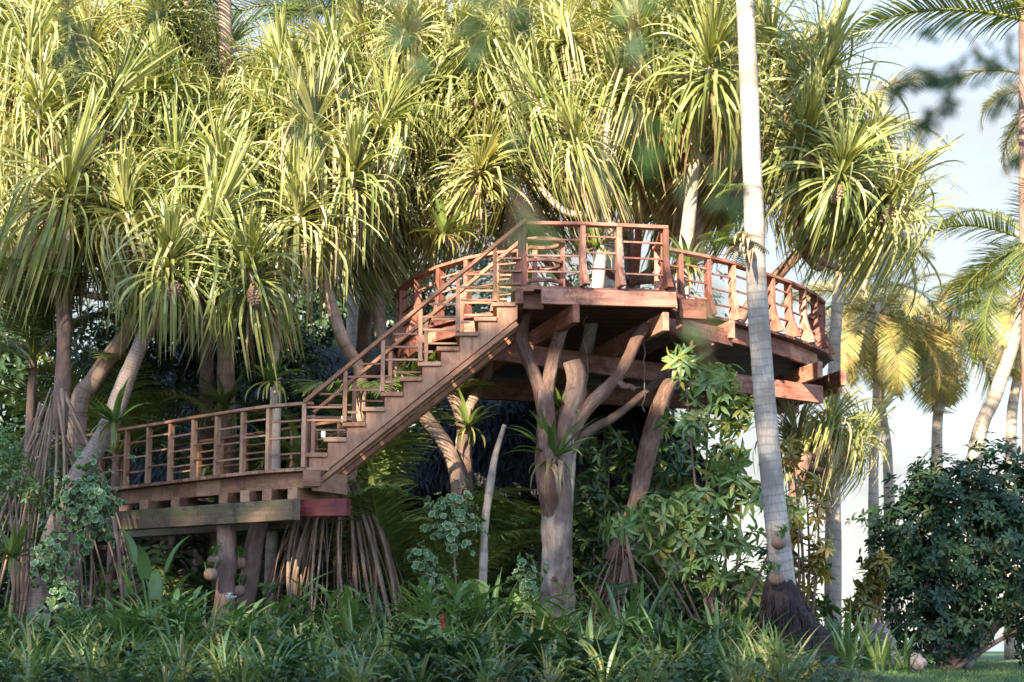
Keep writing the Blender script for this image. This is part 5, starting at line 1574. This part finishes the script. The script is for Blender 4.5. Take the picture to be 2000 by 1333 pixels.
# ------------------------------------------------------------------ leafy twigs close to the lens
def twig(label, stems, Y, leaf, mat='fgleaf', seed=1, t0=.3, dens=.7):
    r = random.Random(seed)
    root_p = at(*stems[0][0], Y)
    t = thing('leafy_twig', label, 'twig', root_p)
    for st in stems:
        pts = [at(px, py, Y + r.uniform(-.15, .15)) for px, py in st]
        m_ = MB(); m_.tube(pts, [.003] + [.0018] * (len(pts) - 2) + [.001], n=5, k=4); m_.build('stem', M['brownbark'], t, smooth=True)
        sm, _ = smooth(pts, .01, 4)
        m_ = MB()
        P_, D_, N_, S_, T_ = [], [], [], [], []
        for i in range(max(2, int(len(sm) * .2)), len(sm)):
            for k in range(3):
                if r.random() > dens: continue
                P_.append(sm[i]); D_.append((r.uniform(-1, 1), r.uniform(-.5, .5), r.uniform(-1, .35))); N_.append((r.gauss(0, .4), -1, r.gauss(0, .5))); S_.append(leaf * r.uniform(.7, 1.2)); T_.append(r.uniform(0, t0 * 2))
        scatter(m_, BT, P_, D_, N_, S_, T_)
        m_.build('foliage', M[mat], t)
    return t


twig('blurred dark twig with small leaves against the open sky', [[(2120, 60), (2000, 60), (1905, 90), (1880, 135), (1830, 155), (1790, 165), (1745, 172)], [(1905, 90), (1925, 120), (1915, 160)], [(1880, 135), (1850, 185), (1840, 215), (1800, 250)], [(2100, 250), (2010, 285), (1975, 320)], [(1905, 90), (1850, 150), (1835, 165)], [(2000, 60), (1950, 110), (1945, 130)], [(1880, 135), (1800, 140), (1760, 168), (1742, 178)], [(1905, 90), (1870, 45), (1830, 55), (1812, 78)], [(2000, 60), (1985, 150), (1960, 205), (1935, 222)], [(1850, 185), (1815, 225), (1790, 262)]], 4.2, .042, seed=61, t0=.15, dens=.55)
twig('blurred leafy twig hanging over the skyline from above', [[(800, -120), (800, 0), (790, 60), (770, 90)], [(800, 0), (820, 80), (800, 150)], [(930, -120), (940, 0), (930, 70), (940, 110)], [(940, -20), (1000, 20), (1040, 50)]], 3.2, .04, seed=62)
twig('blurred leafy twig hanging before the upper screw pine fans', [[(110, -80), (130, 20), (150, 70), (120, 110)], [(150, 70), (170, 90), (130, 170)], [(300, -80), (305, 0), (320, 30)]], 3.2, .032, seed=63)
twig('blurred bright twig hanging before the deck and coconut trunk', [[(1230, -120), (1240, 120), (1250, 220), (1245, 300)], [(1245, 220), (1180, 300), (1160, 335)], [(1440, -100), (1445, 250), (1440, 370), (1435, 395)], [(1340, 380), (1385, 560), (1400, 620), (1370, 690), (1395, 720)], [(1440, 300), (1340, 380), (1330, 640)]], 2.5, .042, seed=64, t0=.5, dens=.22)
twig('blurred bright twig before the stair handrail', [[(960, -120), (1010, 200), (1010, 380), (980, 520), (950, 570)], [(1010, 380), (1070, 470), (1040, 500)], [(600, -120), (605, 200), (600, 265)]], 2.5, .038, seed=65, t0=.5, dens=.2)

# ------------------------------------------------------------------ the grove behind the photographer, which shades the lower garden from the low sun
g_ = np.random.default_rng(17)
n = 20000
sd = Vector((math.sin(SUN_AZ), math.cos(SUN_AZ), 0)); pd_ = Vector((-sd.y, sd.x, 0))
if pd_.x < 0: pd_ = -pd_
u = g_.uniform(-18, 22, n)
top = 4.3 + 40 * math.tan(SUN_EL) + np.clip(-u, -2, 6) * .08 + 3.2 / (1 + np.exp(-(u - 4.0) * 4)) + .35 * np.sin(u * .9 + 1) + .35 * np.sin(u * 2.1) + .3 * np.sin(u * 4.7) + .1
z = top * (g_.random(n) ** .62)
w = g_.uniform(-2, 2, n)
c0 = Vector((0, 21.5, 0)) + sd * 40
P = np.stack([c0.x + pd_.x * u + sd.x * w, c0.y + pd_.y * u + sd.y * w, z], 1)
mb = MB(); scatter(mb, BT, P, norm(g_.normal(size=(n, 3))), g_.normal(size=(n, 3)), g_.uniform(.5, 1.0, n), g_.random(n) * .8)
tag(mb.build('grove', M['dark']), 'dense grove of tall leafy trees behind the photographer', 'grove', kind='stuff')

UND = [whorl_bush('lush', 460, 95, (.62, .5, .6), .19, per=7, tpl=LT, t0=.8, shell=.3), whorl_bush('lush', 461, 120, (.75, .6, .8), .2, per=6, tpl=BT, t0=.75, shell=.3)]
# brighter leafy shrubs that fill the space under the stairs and the deck
for i, (px, Y, z_, s, mt) in enumerate(((730, 24.4, .7, .9, 0), (1000, 24.4, .9, 1.0, 0), (860, 24.8, 1.1, 1.1, 1), (960, 25.6, 1.7, 1.1, 1), (1150, 25.2, 1.6, 1.1, 1), (1260, 25.4, 1.9, 1.2, 1), (1020, 23.2, .4, .8, 0), (1140, 23.0, .45, .9, 0), (300, 24.4, .8, 1.0, 1), (360, 23.2, .5, .9, 0), (590, 25.6, 2.6, 1.0, 1), (540, 25.4, 2.5, .9, 0), (470, 26.0, 2.6, 1.0, 1))):
    p = at(px, 1240, Y); p.z = ground_z(p.x, p.y)
    t = thing('understorey_shrub', 'leafy green shrub filling the gaps beneath the deck and stairs', 'shrub', p, 'understorey shrubs beneath the deck')
    mesh_obj('foliage', UND[mt], t, (0, 0, z_), (0, 0, i * 1.7), s)
    m_ = MB(); m_.tube([p, p + Vector((.05, 0, z_ * .5)), p + Vector((0, 0, z_))], [.02, .016, .01], n=6, k=3); m_.build('stem', M['brownbark'], t, smooth=True)
